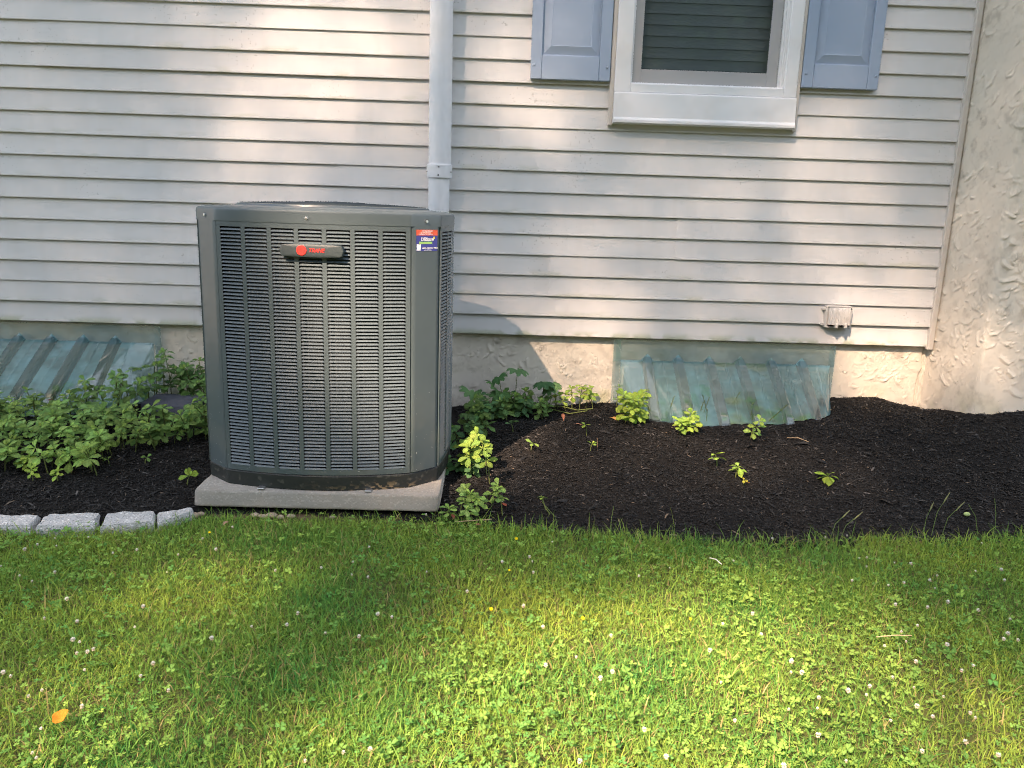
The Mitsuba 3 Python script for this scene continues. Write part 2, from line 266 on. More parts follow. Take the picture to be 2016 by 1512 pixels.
def stucco_h(us, ws, seed, dens=820, amp=.0056):
    """skip-trowelled relief on a regular grid: dabs of plaster, each with one sharp broken edge that feathers out behind it"""
    U, W_ = np.meshgrid(us, ws, indexing='ij'); p = np.stack([U, W_, np.full_like(U, seed*1.7)], -1)
    n1 = fbm(p*np.array([38, 38, 1]), 3, seed)-.5; n2 = fbm(p*np.array([85, 85, 1])+7, 2, seed+3)-.5; n3 = fbm(p*np.array([14, 14, 1])+3, 2, seed+5)-.5
    h = np.zeros_like(U); r = np.random.default_rng(seed*101+3); u0, u1, w0, w1 = us[0], us[-1], ws[0], ws[-1]
    for _ in range(int(dens*(u1-u0)*(w1-w0))):
        cu, cw = r.uniform(u0, u1), r.uniform(w0, w1)
        if meshkit.noise(np.array([cu*5, cw*5, seed+.5])) < .42: continue
        rad = r.gamma(1.5, .0052)+.003; asp = r.uniform(.8, 2.2); th = r.normal(-np.pi/2, 1.0); A = amp*r.uniform(.45, 1.2)
        R = rad*asp*1.25; i0, i1 = np.searchsorted(us, [cu-R, cu+R]); j0, j1 = np.searchsorted(ws, [cw-R, cw+R])
        if i1-i0 < 2 or j1-j0 < 2: continue
        du, dw = U[i0:i1, j0:j1]-cu, W_[i0:i1, j0:j1]-cw; ct, st_ = math.cos(th), math.sin(th)
        a = du*ct+dw*st_+.022*rad/.02*n3[i0:i1, j0:j1]; b = (-du*st_+dw*ct)/asp+.03*n1[i0:i1, j0:j1]
        rho = np.sqrt(a*a+b*b)+.014*n1[i0:i1, j0:j1]+.010*n2[i0:i1, j0:j1]
        k = np.clip((rad-rho)/.0032, 0, 1)*np.clip(a/rad*1.1+.1, 0, 1)**1.5
        h[i0:i1, j0:j1] = np.maximum(h[i0:i1, j0:j1], A*k)
    pits = np.clip((meshkit.noise(p*np.array([60, 60, 1])+13, seed)-.90)/.05, 0, 1)
    return h-.003*pits+.004*(fbm(p*np.array([2.5, 2.5, 1]), 2, 3)-.5)+.0022*n2
us = np.concatenate([np.arange(-3.6, -1.9, .02), np.arange(-1.9, 2.275, .0046)]); ws = np.arange(-.47, .012, .0046)
U, W_ = np.meshgrid(us, ws, indexing='ij')
h = stucco_h(us, ws, 1)
for c, hh in ((2.236, .02), ):                # crack beside the chimney
    d = np.abs(U-(c-.03*np.clip(-W_-.05, 0, 1)-.012*(fbm(np.stack([U*0, W_*9, U*0], -1), 3, 2)-.5)*3)); h = h-hh*np.clip(1-d/.008, 0, 1)
fy = .042
obj('foundation', grid(np.stack([U, fy-h, W_], -1)), 'stucco_mat', house, smooth=True, label='cream trowelled stucco foundation below the siding')
path = np.array([(2.256, .05), (2.262, 0), (2.300, -.335), (2.304, -.346), (2.314, -.352), (2.7, -.356), (3.3, -.36)])
cl = np.concatenate([[0], np.cumsum(np.linalg.norm(np.diff(path, axis=0), axis=1))])
us = np.concatenate([np.arange(0, .80, .005), np.arange(.80, cl[-1], .05)]); ws = np.concatenate([np.arange(-.47, 1.75, .005), np.arange(1.76, 5.2, .3)])
U, W_ = np.meshgrid(us, ws, indexing='ij'); px, py = np.interp(U, cl, path[:, 0]), np.interp(U, cl, path[:, 1])
tx, ty = np.gradient(np.interp(us, cl, path[:, 0])), np.gradient(np.interp(us, cl, path[:, 1])); L_ = np.hypot(tx, ty); nx, ny = ty/L_, -tx/L_
h = stucco_h(us, ws, 5, 820, .0068)
obj('chimney', grid(np.stack([px+nx[:, None]*h, py+ny[:, None]*h, W_], -1)), 'stucco_mat', house, smooth=True, label='cream trowelled stucco chimney standing out at the right end of the siding')

# window
win = numbered(house+'__window'); tag(win, 'white vinyl window with grey screen frame and dark blinds')
def wpart(n, m, mat, **k): return obj(n, m, mat, win, **k)
wpart('frame', cat([bx(.527, .603, -.032, .02, 1.190, 2.62, .003), bx(1.340, 1.402, -.032, .02, 1.190, 2.62, .003), bx(.6035, 1.3395, -.0315, .02, 1.190, 1.232, .003),
    bx(.6035, .611, -.018, .02, 1.2325, 2.62), bx(1.326, 1.3395, -.018, .02, 1.2325, 2.62), bx(1.314, 1.3255, -.006, .02, 1.2325, 2.62), bx(.611, 1.3135, -.016, .02, 1.2325, 1.2375)]), 'white_vinyl_mat')
wpart('screen_frame', cat([bx(.613, .655, .002, .012, 1.24, 2.6, .001), bx(1.262, 1.312, .002, .012, 1.24, 2.6, .001), bx(.6555, 1.2615, .002, .012, 1.24, 1.302, .001)]), 'screen_frame_mat', label='grey aluminium screen frame inside the white window')
wpart('pane', (np.array([[.65, .0135, 1.29], [1.27, .0135, 1.29], [1.27, .0135, 2.6], [.65, .0135, 2.6]]), np.array([[0, 1, 2, 3]])), 'glass_mat')
for i in range(26):
    z = 1.262+i*.05; t = np.linspace(0, 1, 5)
    P = np.stack([np.stack([np.full(5, x), .052-.0028*t+.0018*np.sin(t*np.pi), z+.053*(1-t)], -1) for x in (.60, 1.33)], 0)
    wpart('blind_slat', grid(P), 'blind_mat', smooth=True)
pr = np.array([(.0, 1.1885), (-.040, 1.1885), (-.044, 1.184), (-.050, 1.075), (-.058, 1.062), (-.058, 1.050), (-.05, 1.046), (.012, 1.046)])
ap = grid(np.stack([np.stack([np.full(len(pr), x), pr[:, 0], pr[:, 1]], -1) for x in (.527, 1.402)], 0))
caps = [(np.stack([np.full(len(pr), x), pr[:, 0], pr[:, 1]], -1), np.array([[0, i, i+1] for i in range(1, len(pr)-1)])) for x in (.527, 1.402)]
wpart('sill_apron', cat([ap]+caps), 'white_vinyl_mat', smooth=25)
wpart('side_channel', bx(.507, .5265, -.022, .016, 1.036, 2.62, .002), 'vinyl_trim_mat'); wpart('side_channel', bx(1.4025, 1.421, -.022, .016, 1.036, 2.62, .002), 'vinyl_trim_mat')

def shutter(x0, x1, zb, lab):
    s = numbered(house+'__shutter'); tag(s, lab)
    y0, y1 = -.003, -.030
    st = .052
    obj('stile', bx(x0, x0+st, y1, y0, zb, 2.62, .0025), 'shutter_mat', s); obj('stile', bx(x1-st, x1, y1, y0, zb, 2.62, .0025), 'shutter_mat', s)
    obj('rail', bx(x0+st+.0012, x1-st-.0012, y1+.001, y0, zb, zb+.108, .002), 'shutter_mat', s)
    a, b, c, d = x0+st+.001, x1-st-.001, zb+.1085, 2.62
    i = .042
    v = np.array([[a, -.014, c], [b, -.014, c], [b, -.014, d], [a, -.014, d], [a+.005, -.014, c+.005], [b-.005, -.014, c+.005], [b-.005, -.014, d], [a+.005, -.014, d],
                  [a+i, -.026, c+i], [b-i, -.026, c+i], [b-i, -.026, d], [a+i, -.026, d], [a+i+.003, -.0245, c+i+.003], [b-i-.003, -.0245, c+i+.003], [b-i-.003, -.0245, d], [a+i+.003, -.0245, d]])
    q = []
    for o in (0, 4, 8):
        for e in ((0, 1), (1, 2), (3, 0)): q.append([o+e[0], o+e[1], o+4+e[1], o+4+e[0]])
    q.append([12, 13, 14, 15])
    obj('raised_panel', (v, np.array(q)), 'shutter_mat', s)
    for x in (x0+.016, x1-.016):
        obj('screw', lathe_y(.0055, x, -.0302, zb+.062), 'shutter_mat', s, smooth=50)
def lathe_y(r, x, y, z, h=.004, n=14):
    """a small round head whose axis points out of the wall (-y)"""
    v, q = lathe([(r, 0), (r, h*.5), (r*.7, h*.85), (0, h)], n=n)
    return np.stack([v[:, 0]+x, y-v[:, 2], v[:, 1]+z], -1), q
shutter(.125, .503, 1.236, 'light blue grey raised panel shutter left of the window')
shutter(1.4225, 1.790, 1.240, 'deeper blue grey raised panel shutter right of the window')

# downspout
ds = thing('downspout', 'round white downspout pipe fixed to the siding behind the air conditioner', 'downspout')
cx, cy = -.296, -.078
obj('pipe', lathe([(.0535, .80), (.0535, 1.4), (.0535, 3.05)], (cx, cy), 48), 'pipe_mat', ds, smooth=True)
obj('lower_pipe', lathe([(.0505, -.47), (.0505, .2), (.0505, .768)], (cx-.003, cy), 48), 'pipe_mat', ds, smooth=True)
obj('coupling', lathe([(.0510, .762), (.0585, .762), (.0595, .765), (.0610, .816), (.0610, .822), (.0585, .826), (.0540, .826)], (cx-.001, cy), 48), 'pipe_mat', ds, smooth=30)
for a, z in ((-90, .812), (-92, .774), (-162, .79), (-25, .79)):
    r = math.radians(a); m = lathe_y(.0035, 0, 0, 0, .003); v = m[0]; ca, sa = math.cos(r+math.pi/2), math.sin(r+math.pi/2)
    obj('screw', (np.stack([cx+.0605*math.cos(r)+v[:, 0]*ca-v[:, 1]*sa, cy+.0605*math.sin(r)+v[:, 0]*sa+v[:, 1]*ca, v[:, 2]+z], -1), m[1]), 'black_gap_mat', ds)
obj('wall_bracket', bx(cx-.02, cx+.02, cy+.05, .012, 2.2, 2.23), 'pipe_mat', ds)

# weatherproof outlet
ob = thing('outlet_box', 'grey weatherproof electrical outlet box with ribbed cover low on the siding near the right corner', 'outlet')
x0, x1, z0, z1 = 1.672, 1.800, .088, .200
obj('base', cat([bx(x0, x1, -.030, .004, z0, z1, .004), bx(x0-.016, x0+.004, -.018, .002, z1-.026, z1-.010, .003), bx(x0-.016, x0+.004, -.018, .002, z0+.008, z0+.024, .003), bx(x0+.004, x1-.006, -.037, -.0295, z0, z0+.008, .002), bx(x1-.010, x1, -.040, -.0295, z0, z1, .002), bx(x0+.004, x1-.01, -.037, -.0295, z1-.007, z1, .002)]), 'outlet_mat', ob)
n = 60; ux = np.linspace(x0+.006, x1-.011, n); vz = np.linspace(0, 1, 12)
rib = .005*(np.cos((ux-x0)/(x1-x0)*2*np.pi*4.5) > .1)+.004*(np.abs(ux-(x0+x1)/2) < .02)
ed = np.minimum(1, np.minimum(np.arange(n), n-1-np.arange(n))/3.0)
P = np.zeros((n, 12, 3)); P[..., 0] = ux[:, None]; P[..., 2] = (z1-.006)+(z0+.019-(z1-.006))*vz[None]
bul = np.sin(np.clip(vz*1.25+.1, 0, 1)*np.pi/2)
P[..., 1] = -.046-ed[:, None]*(.012*bul[None]+rib[:, None]*np.clip(vz*6, 0, 1)[None])
lidm = grid(P); sk = P[:, -1].copy(); sk[:, 1] = -.034; skirt = grid(np.stack([P[:, -1], sk], 0))
obj('cover', cat([lidm, skirt]), 'outlet_mat', ob, smooth=25)
for xx in (x0+.046, x0+.092): obj('latch', bx(xx-.007, xx+.007, -.068, -.036, z0+.002, z0+.030, .004), 'outlet_mat', ob)
obj('opening', bx(x0+.012, x1-.014, -.0365, -.0305, z0+.0082, z0+.022), 'black_gap_mat', ob)
for xx, zz in ((x0+.028, z1-.012), (x1-.036, z1-.012), (x1-.008, z1-.012)): obj('hinge_screw', lathe_y(.004, xx, -.0405, zz), 'black_gap_mat', ob)

# ------------------------------------------------------------------ air conditioner on its pad
pad = thing('equipment_pad', 'rough grey concrete pad under the air conditioner', 'pad')
pv = trimesh.creation.box((1, 1, 1)).subdivide().subdivide().subdivide().subdivide().subdivide()
v = np.array(pv.vertices)*2; b = np.array([.445, .445, .034]); r = .013
q = v*b; qi = np.clip(q, -(b-r), b-r); dd = q-qi; L_ = np.linalg.norm(dd, axis=1, keepdims=True); mx = np.abs(dd).max(1, keepdims=True)
v = qi+np.where(L_ > 0, dd/np.maximum(L_, 1e-9)*np.minimum(mx, r), 0)
v = v+.004*(fbm(v*14, 3, 3)-.5)[:, None]*np.sign(q)*(np.abs(v) > (b-r)*.999)
v[:, 1] += .006*np.sign(v[:, 1])*(v[:, 2]/.034)*-1
obj('slab', (v+np.array([-.640, -.826, -.4345]), np.array(pv.faces)), 'pad_mat', pad, smooth=True)

AC = thing('air_conditioner', 'large dark grey louvered outdoor air conditioner with a red emblem badge', 'air conditioner')
acx, acy = -.645, -.830
def arc(a, b, sag, n):
    a, b = np.array(a), np.array(b); t = np.linspace(0, 1, n); d = b-a; nrm = np.array([d[1], -d[0]])/np.linalg.norm(d)
    return a+t[:, None]*d+nrm*(sag*(1-(2*t-1)**2))[:, None]
# outline, anticlockwise seen from above: front from left to right, then right, back, left (relative to the centre)
FL, FR, RF, RB = (-.338, -.373), (.338, -.373), (.434, -.284), (.434, .284)
BR, BL, LB, LF = (.338, .373), (-.338, .373), (-.434, .284), (-.434, -.284)
SIDES = {'front': arc(FL, FR, .055, 61), 'right': arc(RF, RB, .028, 41), 'back': arc(BR, BL, .055, 41), 'left': arc(LB, LF, .028, 41)}
outline = np.vstack([SIDES['front'], SIDES['right'], SIDES['back'], SIDES['left']])
OUT = Polygon(outline)
def off(d, n=260, rad=.012):
    g = OUT.buffer(d-rad, join_style=2).buffer(rad, quad_segs=6) if d-rad > -.2 else OUT.buffer(d)
    c = np.array(g.exterior.coords)[:-1]
    if Polygon(c).exterior.is_ccw is False: c = c[::-1]
    c = np.vstack([c, c[0]]); s = np.concatenate([[0], np.cumsum(np.linalg.norm(np.diff(c, axis=0), axis=1))])
    a0 = np.arctan2(c[:-1, 1], c[:-1, 0]); k = int(np.argmin(np.abs(a0+math.pi/2)))
    t = (s[k]+np.linspace(0, s[-1], n)) % s[-1]
    return np.stack([np.interp(t, s, c[:, 0])+acx, np.interp(t, s, c[:, 1])+acy], -1)
def ring(specs, n=420):
    """loft of offset outlines [(offset, z)]"""
    return grid(np.stack([np.hstack([off(d, n), np.full((n, 1), z)]) for d, z in specs], 1))
ZP, ZB, ZC, ZT = -.4005, -.342, .554, .600
obj('base_pan', ring([(-.05, ZP), (-.004, ZP), (-.002, ZP+.004), (-.001, ZB-.006), (-.004, ZB-.002), (-.05, ZB-.002)]), 'pan_mat', AC, smooth=35)
for xx in (acx-.20, acx+.19):
    obj('hold_down_clip', bx(xx-.012, xx+.012, -1.262, -1.235, ZP+.0006, ZP+.006, .0015), 'screw_mat', AC)
obj('coil', ring([(-.030, ZB), (-.030, ZC)], 200), 'coil_mat', AC, smooth=True)
def sheet(P2, z0, z1, thick=.0): return grid(np.stack([np.hstack([P2, np.full((len(P2), 1), z)]) for z in (z0, z1)], 1))
class Path:
    def __init__(s, pts):
        s.p = np.asarray(pts, float); s.s = np.concatenate([[0], np.cumsum(np.linalg.norm(np.diff(s.p, axis=0), axis=1))]); s.L = s.s[-1]
        t = np.gradient(s.p, axis=0); t /= np.linalg.norm(t, axis=1, keepdims=True); s.n = np.stack([t[:, 1], -t[:, 0]], -1)
    def at(s, u, d):
        """point at arc length u, d outwards"""
        u = np.asarray(u, float); x = np.interp(u, s.s, s.p[:, 0])+np.interp(u, s.s, s.n[:, 0])*d; y = np.interp(u, s.s, s.p[:, 1])+np.interp(u, s.s, s.n[:, 1])*d
        return np.stack([x+acx, y+acy], -1)
ROWS = 69; SZ1, SZ0 = .5375, -.3210; RP = (SZ1-SZ0)/ROWS
def louver_panel(side, ncol, name, singles, label=None):
    P = Path(SIDES[side]); key = numbered(AC+'__'+name); tag(key, label)
    g = .0022; m = .019; gap = .0152; c = (P.L-2*m-(ncol-1)*gap)/ncol
    z0, z1 = ZB+.0008, ZC+.004
    parts = []
    def band(u0, u1, za, zb, n=None):
        n = n or max(2, int((u1-u0)/.012)+1); u = np.linspace(u0, u1, n)
        a = P.at(u, 0.0); parts.append(grid(np.stack([np.hstack([a, np.full((n, 1), z)]) for z in (za, zb)], 1)))
    band(g, P.L-g, SZ1, z1, 50); band(g, P.L-g, z0, SZ0, 50)
    cols = [m+i*(c+gap) for i in range(ncol)]
    eds = [g]+sum([[u, u+c] for u in cols], [])+[P.L-g]
    for i in range(0, len(eds), 2): band(eds[i], eds[i+1], SZ0, SZ1)
    for u in (g, P.L-g):      # folded edges
        a = P.at([u, u], 0.0); b = P.at([u, u], -.015)
        parts.append(grid(np.stack([np.hstack([a, [[z0], [z1]]]), np.hstack([b, [[z0], [z1]]])], 0)))
    v, f = cat(parts)
    scene[key] = mikit.ply((v, f), 'unit_metal_mat', smooth=20)
    lou = []
    for i, u0 in enumerate(cols):
        for r in range(ROWS):
            zt = SZ1-r*RP
            e = .0055; us = np.array([u0, u0+e, u0+c*.5, u0+c-e, u0+c])
            zin, zou, zl = zt-RP*.46, zt-RP*.94, zt-RP*1.0
            dep = np.array([0, 1, 1, 1, 0.])
            rows = []
            for (dz, dd) in ((zin, -.0036), (zou, .0016), (zl, .0008)):
                xy = np.vstack([P.at([us[k]], dd*dep[k] if k in (0, 4) else dd) for k in range(5)])
                zz = np.array([dz if k not in (0, 4) else (dz*.55+(zl)*.45) for k in range(5)])
                rows.append(np.hstack([xy, zz[:, None]]))
            lou.append(grid(np.stack(rows, 0)))
    if singles:
        order = sorted(range(len(lou)), key=lambda i: np.linalg.norm(lou[i][0].mean(0)-CAM))
        for i in order[:singles]: obj('louver', lou[i], 'louver_mat', key)
        lou = [lou[i] for i in order[singles:]]
    if lou: obj('louver_field', cat(lou), 'louver_mat', key, kind='stuff')
louver_panel('front', 7, 'front_panel', 300)
louver_panel('right', 5, 'side_panel', 0)
louver_panel('left', 5, 'side_panel', 0); louver_panel('back', 7, 'rear_panel', 0)
def post(a, b, na, nb):
    a, b, na, nb = map(np.array, (a, b, na, nb)); d = (b-a)/np.linalg.norm(b-a)
    def fil(c, d0, d1, r=.012, n=6):
        t = np.linspace(0, 1, n)[:, None]; p0, p1 = c-d0*r, c+d1*r; return (1-t)**2*p0+2*t*(1-t)*c+t**2*p1
    pts = np.vstack([[a-na*.020], fil(a, na, d), fil(b, d, nb), [b+nb*.020]])
    return pts
for (a, b, na, nb) in ((LF, FL, (.11, -1), (1, -.30)), (FR, RF, (1, .30), (.11, 1)), (RB, BR, (-.11, 1), (-1, .30)), (BL, LB, (-1, -.30), (-.11, -1))):
    na, nb = np.array(na)/np.linalg.norm(na), np.array(nb)/np.linalg.norm(nb)
    d = (np.array(b)-np.array(a))/np.linalg.norm(np.array(b)-np.array(a))
    A, B = np.array(a), np.array(b)
    def fil(c, d0, d1, r=.010, n=7):
        t = np.linspace(0, 1, n)[:, None]; p0, p1 = c-d0*r, c+d1*r; return (1-t)**2*p0+2*t*(1-t)*c+t**2*p1
    o = np.array([d[1], -d[0]])
    A2, B2 = A+d*.012+o*.002, B-d*.012+o*.002
    pts = np.vstack([[A2-na*.0105-o*.012], fil(A2, na, d), fil(B2, d, nb), [B2+nb*.0105-o*.012]])+np.array([acx, acy])
    obj('corner_post', sheet(pts, ZB+.0005, ZC+.004), 'unit_metal_mat', AC, smooth=60)
# top cap
obj('top_cap', ring([(-.004, ZC+.001), (.0008, ZC), (.0018, ZC+.0015), (.0018, ZT-.010), (.0, ZT-.003), (-.005, ZT+.0005), (-.010, ZT+.002), (-.022, ZT+.0025), (-.026, ZT+.005), (-.032, ZT+.006)]), 'unit_metal_mat', AC, smooth=30)
n = 420; RR = .362
o = off(-.032, n); ang = np.arctan2(o[:, 1]-acy, o[:, 0]-acx); ci = np.stack([acx+RR*np.cos(ang), acy+RR*np.sin(ang)], -1)
P = np.stack([np.hstack([o*(1-t)+ci*t, np.full((n, 1), ZT+.006+.006*t)]) for t in np.linspace(0, 1, 6)], 1)
obj('top_plate', grid(P), 'unit_metal_mat', AC, smooth=True)
obj('fan_ring', lathe([(RR+.004, ZT+.011), (RR+.002, ZT+.0165), (RR-.006, ZT+.019), (RR-.014, ZT+.017), (RR-.018, ZT+.008), (RR-.018, ZT-.10)], (acx, acy), 96), 'unit_metal_mat', AC, smooth=45)
gr = []
for i, r in enumerate(np.linspace(.11, RR-.012, 17)):
    a = np.linspace(0, 2*np.pi, 73); z = ZT+.019+.010*(1-(r/RR)**2)
    gr.append(tube(np.stack([acx+r*np.cos(a), acy+r*np.sin(a), np.full(73, z)], -1), .0017, 5, False))
for a in np.arange(0, 2*np.pi, np.pi/12):
    r = np.linspace(.10, RR-.010, 6); gr.append(tube(np.stack([acx+r*np.cos(a), acy+r*np.sin(a), ZT+.0155+.010*(1-(r/RR)**2)], -1), .0022, 5, False))
obj('fan_guard', cat(gr), 'dark_plastic_mat', AC, smooth=60)
obj('motor_plate', lathe([(0, ZT+.0335), (.115, ZT+.0315), (.118, ZT+.028), (.118, ZT+.016), (0, ZT+.016)], (acx, acy), 40), 'dark_plastic_mat', AC, smooth=35)
bl = []
for k in range(4):
    a0 = k*np.pi/2+.3; rr = np.linspace(.06, .325, 8); ss = np.linspace(-.5, .5, 6)
    P = np.zeros((8, 6, 3))
    for i, r in enumerate(rr):
        w = .35+.75*(r/.325); a = a0+ss*w; P[i, :, 0] = acx+r*np.cos(a); P[i, :, 1] = acy+r*np.sin(a); P[i, :, 2] = ZT-.07+.05*ss
    bl.append(grid(P))
obj('fan_blades', cat(bl), 'coil_mat', AC, smooth=True)
fp = Path(SIDES['front'])
def screw(pos, nrm):
    z = np.array([0, 0, 1.]); nrm = np.array([nrm[0], nrm[1], 0.])/np.hypot(*nrm); t = np.cross(z, nrm)
    def place(prof, n=20):
        v, q = lathe(prof, n=n); return pos+v[:, :1]*t+v[:, 1:2]*z+v[:, 2:3]*nrm, q
    k = obj('screw', place([(.0105, .0002), (.0100, .0010), (.0075, .0006), (.0065, .0004), (0, .0004)]), 'unit_metal_mat', AC, smooth=40)
    obj('head', place([(.0055, .0003), (.0055, .0038), (.0042, .0045), (0, .0045)], 6), 'screw_mat', k)
screw(np.array([acx-.01, acy-.4302, ZT-.027]), (0, -1))
m_ = (np.array(FR)+np.array(RF))/2; dn = np.array([.68, -.73])
screw(np.array([acx+m_[0]+dn[0]*.0020, acy+m_[1]+dn[1]*.0020, ZT-.027]), dn)
screw(np.array([acx-m_[0]-dn[0]*.0020, acy+m_[1]+dn[1]*.0020, ZT-.027]), (-dn[0], dn[1]))
obj('guard_bolt', lathe([(.009, ZT+.010), (.009, ZT+.020), (.006, ZT+.025), (0, ZT+.026)], (acx-.06, acy+.33), 12), 'dark_plastic_mat', AC, smooth=40)
# badge
bxc, bzc, bw, bh = -.637, .4655, .219, .0455
def badge_shape(w, h):
    t = np.linspace(-1, 1, 41); top = h/2*(1-.16*t**2); e = np.clip((1-np.abs(t))/.11, 0, 1); top = top*np.sqrt(np.clip(1-(1-e)**2.4, 0, 1))
    return np.vstack([np.stack([t*w/2, -top], -1), np.stack([t[::-1]*w/2, top[::-1]], -1)])
yb = acy-.373-.055-.0015
loops = []
for s, d in ((1.0, .006), (1.0, -.010), (.985, -.0145), (.93, -.0175), (.55, -.0185), (.02, -.0190)):
    c = badge_shape(bw*(1-(1-s)*.45) if s > .9 else bw*s, bh*s); loops.append(np.stack([bxc+c[:, 0], np.full(len(c), yb+d)+.0, bzc+c[:, 1]], -1))
badge = obj('badge', grid(np.stack(loops, 0)), 'dark_plastic_mat', AC, smooth=50, label='dark oval name badge with red emblem and red lettering')
ex, ez, ey = bxc-.033, bzc+.0015, yb-.0186
def facing(m, x, y, z, s=1.0, shear=0.0):
    """a mesh lying in xy turned to face -y"""
    v = np.asarray(m[0] if isinstance(m, tuple) else m.vertices); f = m[1] if isinstance(m, tuple) else np.asarray(m.faces)
    return np.stack([x+s*v[:, 0]+shear*v[:, 1], y-s*v[:, 2], z+s*v[:, 1]], -1), f
obj('emblem', cat([facing(lathe([(.0172, 0), (.0172, .0016), (.0165, .002), (.0125, .002), (.0122, .0012), (.0108, .0012), (.0105, .0018), (.005, .0018), (.0048, .0008), (0, .0008)], n=40), ex, ey, ez)]), 'red_mat', badge, smooth=30)
obj('lettering', facing(meshkit.text_mesh('TRANE', .0118, .0016, True), ex+.0235, ey, ez-.0052, 1.0, .22), 'red_mat', badge)
# service sticker on the right corner post
o = np.array([.664, -.748]); o = np.array([np.array(RF)[1]-np.array(FR)[1], -(np.array(RF)[0]-np.array(FR)[0])]); o = o/np.linalg.norm(o)
d2 = -np.array([o[1], -o[0]]); d2 = (np.array(RF)-np.array(FR))/np.linalg.norm(np.array(RF)-np.array(FR))
s0 = np.array(FR)+np.array([acx, acy])+o*.0024
def st(u0, u1, z0, z1, lift):
    p = [s0+d2*u+o*lift for u in (u0, u1)]
    return np.array([[*p[0], z0], [*p[1], z0], [*p[1], z1], [*p[0], z1]]), np.array([[0, 1, 2, 3]])
def sttext(t, h, u, z, lift=.0007):
    m = meshkit.text_mesh(t, h, .0003, True); v = np.asarray(m.vertices)
    p = s0+d2*(u+v[:, :1])+o*(lift+v[:, 2:3]); return np.hstack([p, z+v[:, 1:2]]), np.asarray(m.faces)
u0, u1, zz1 = .0200, .1130, .5430
stk = obj('sticker', st(u0, u1, zz1-.072, zz1-.018, .0004), 'sticker_blue_mat', AC, label='blue and red service sticker on the corner post')
obj('header', st(u0-.001, u1+.001, zz1-.0178, zz1+.002, .0005), 'sticker_red_mat', stk)
for m_ in (sttext('DO NOT REMOVE', .0042, u0+.024, zz1-.0045), sttext('FOR SERVICE OR REPAIRS', .0026, u0+.018, zz1-.0100), sttext('PLEASE CONTACT US FOR SERVICE', .0026, u0+.010, zz1-.0150), sttext('DiBlaze', .0115, u0+.020, zz1-.0365), sttext('CALL 484 497 7808', .0052, u0+.025, zz1-.0640), sttext('www.diblaze.com', .0028, u0+.034, zz1-.0700)): obj('lettering', m_, 'print_white_mat', stk)
obj('banner', st(u0+.012, u0+.070, zz1-.0475, zz1-.0395, .0006), 'print_green_mat', stk)
obj('blank_square', st(u0+.002, u0+.020, zz1-.070, zz1-.048, .0006), 'print_white_mat', stk)
obj('printed_dot', st(u0+.074, u0+.082, zz1-.030, zz1-.022, .0006), 'print_yellow_mat', stk)

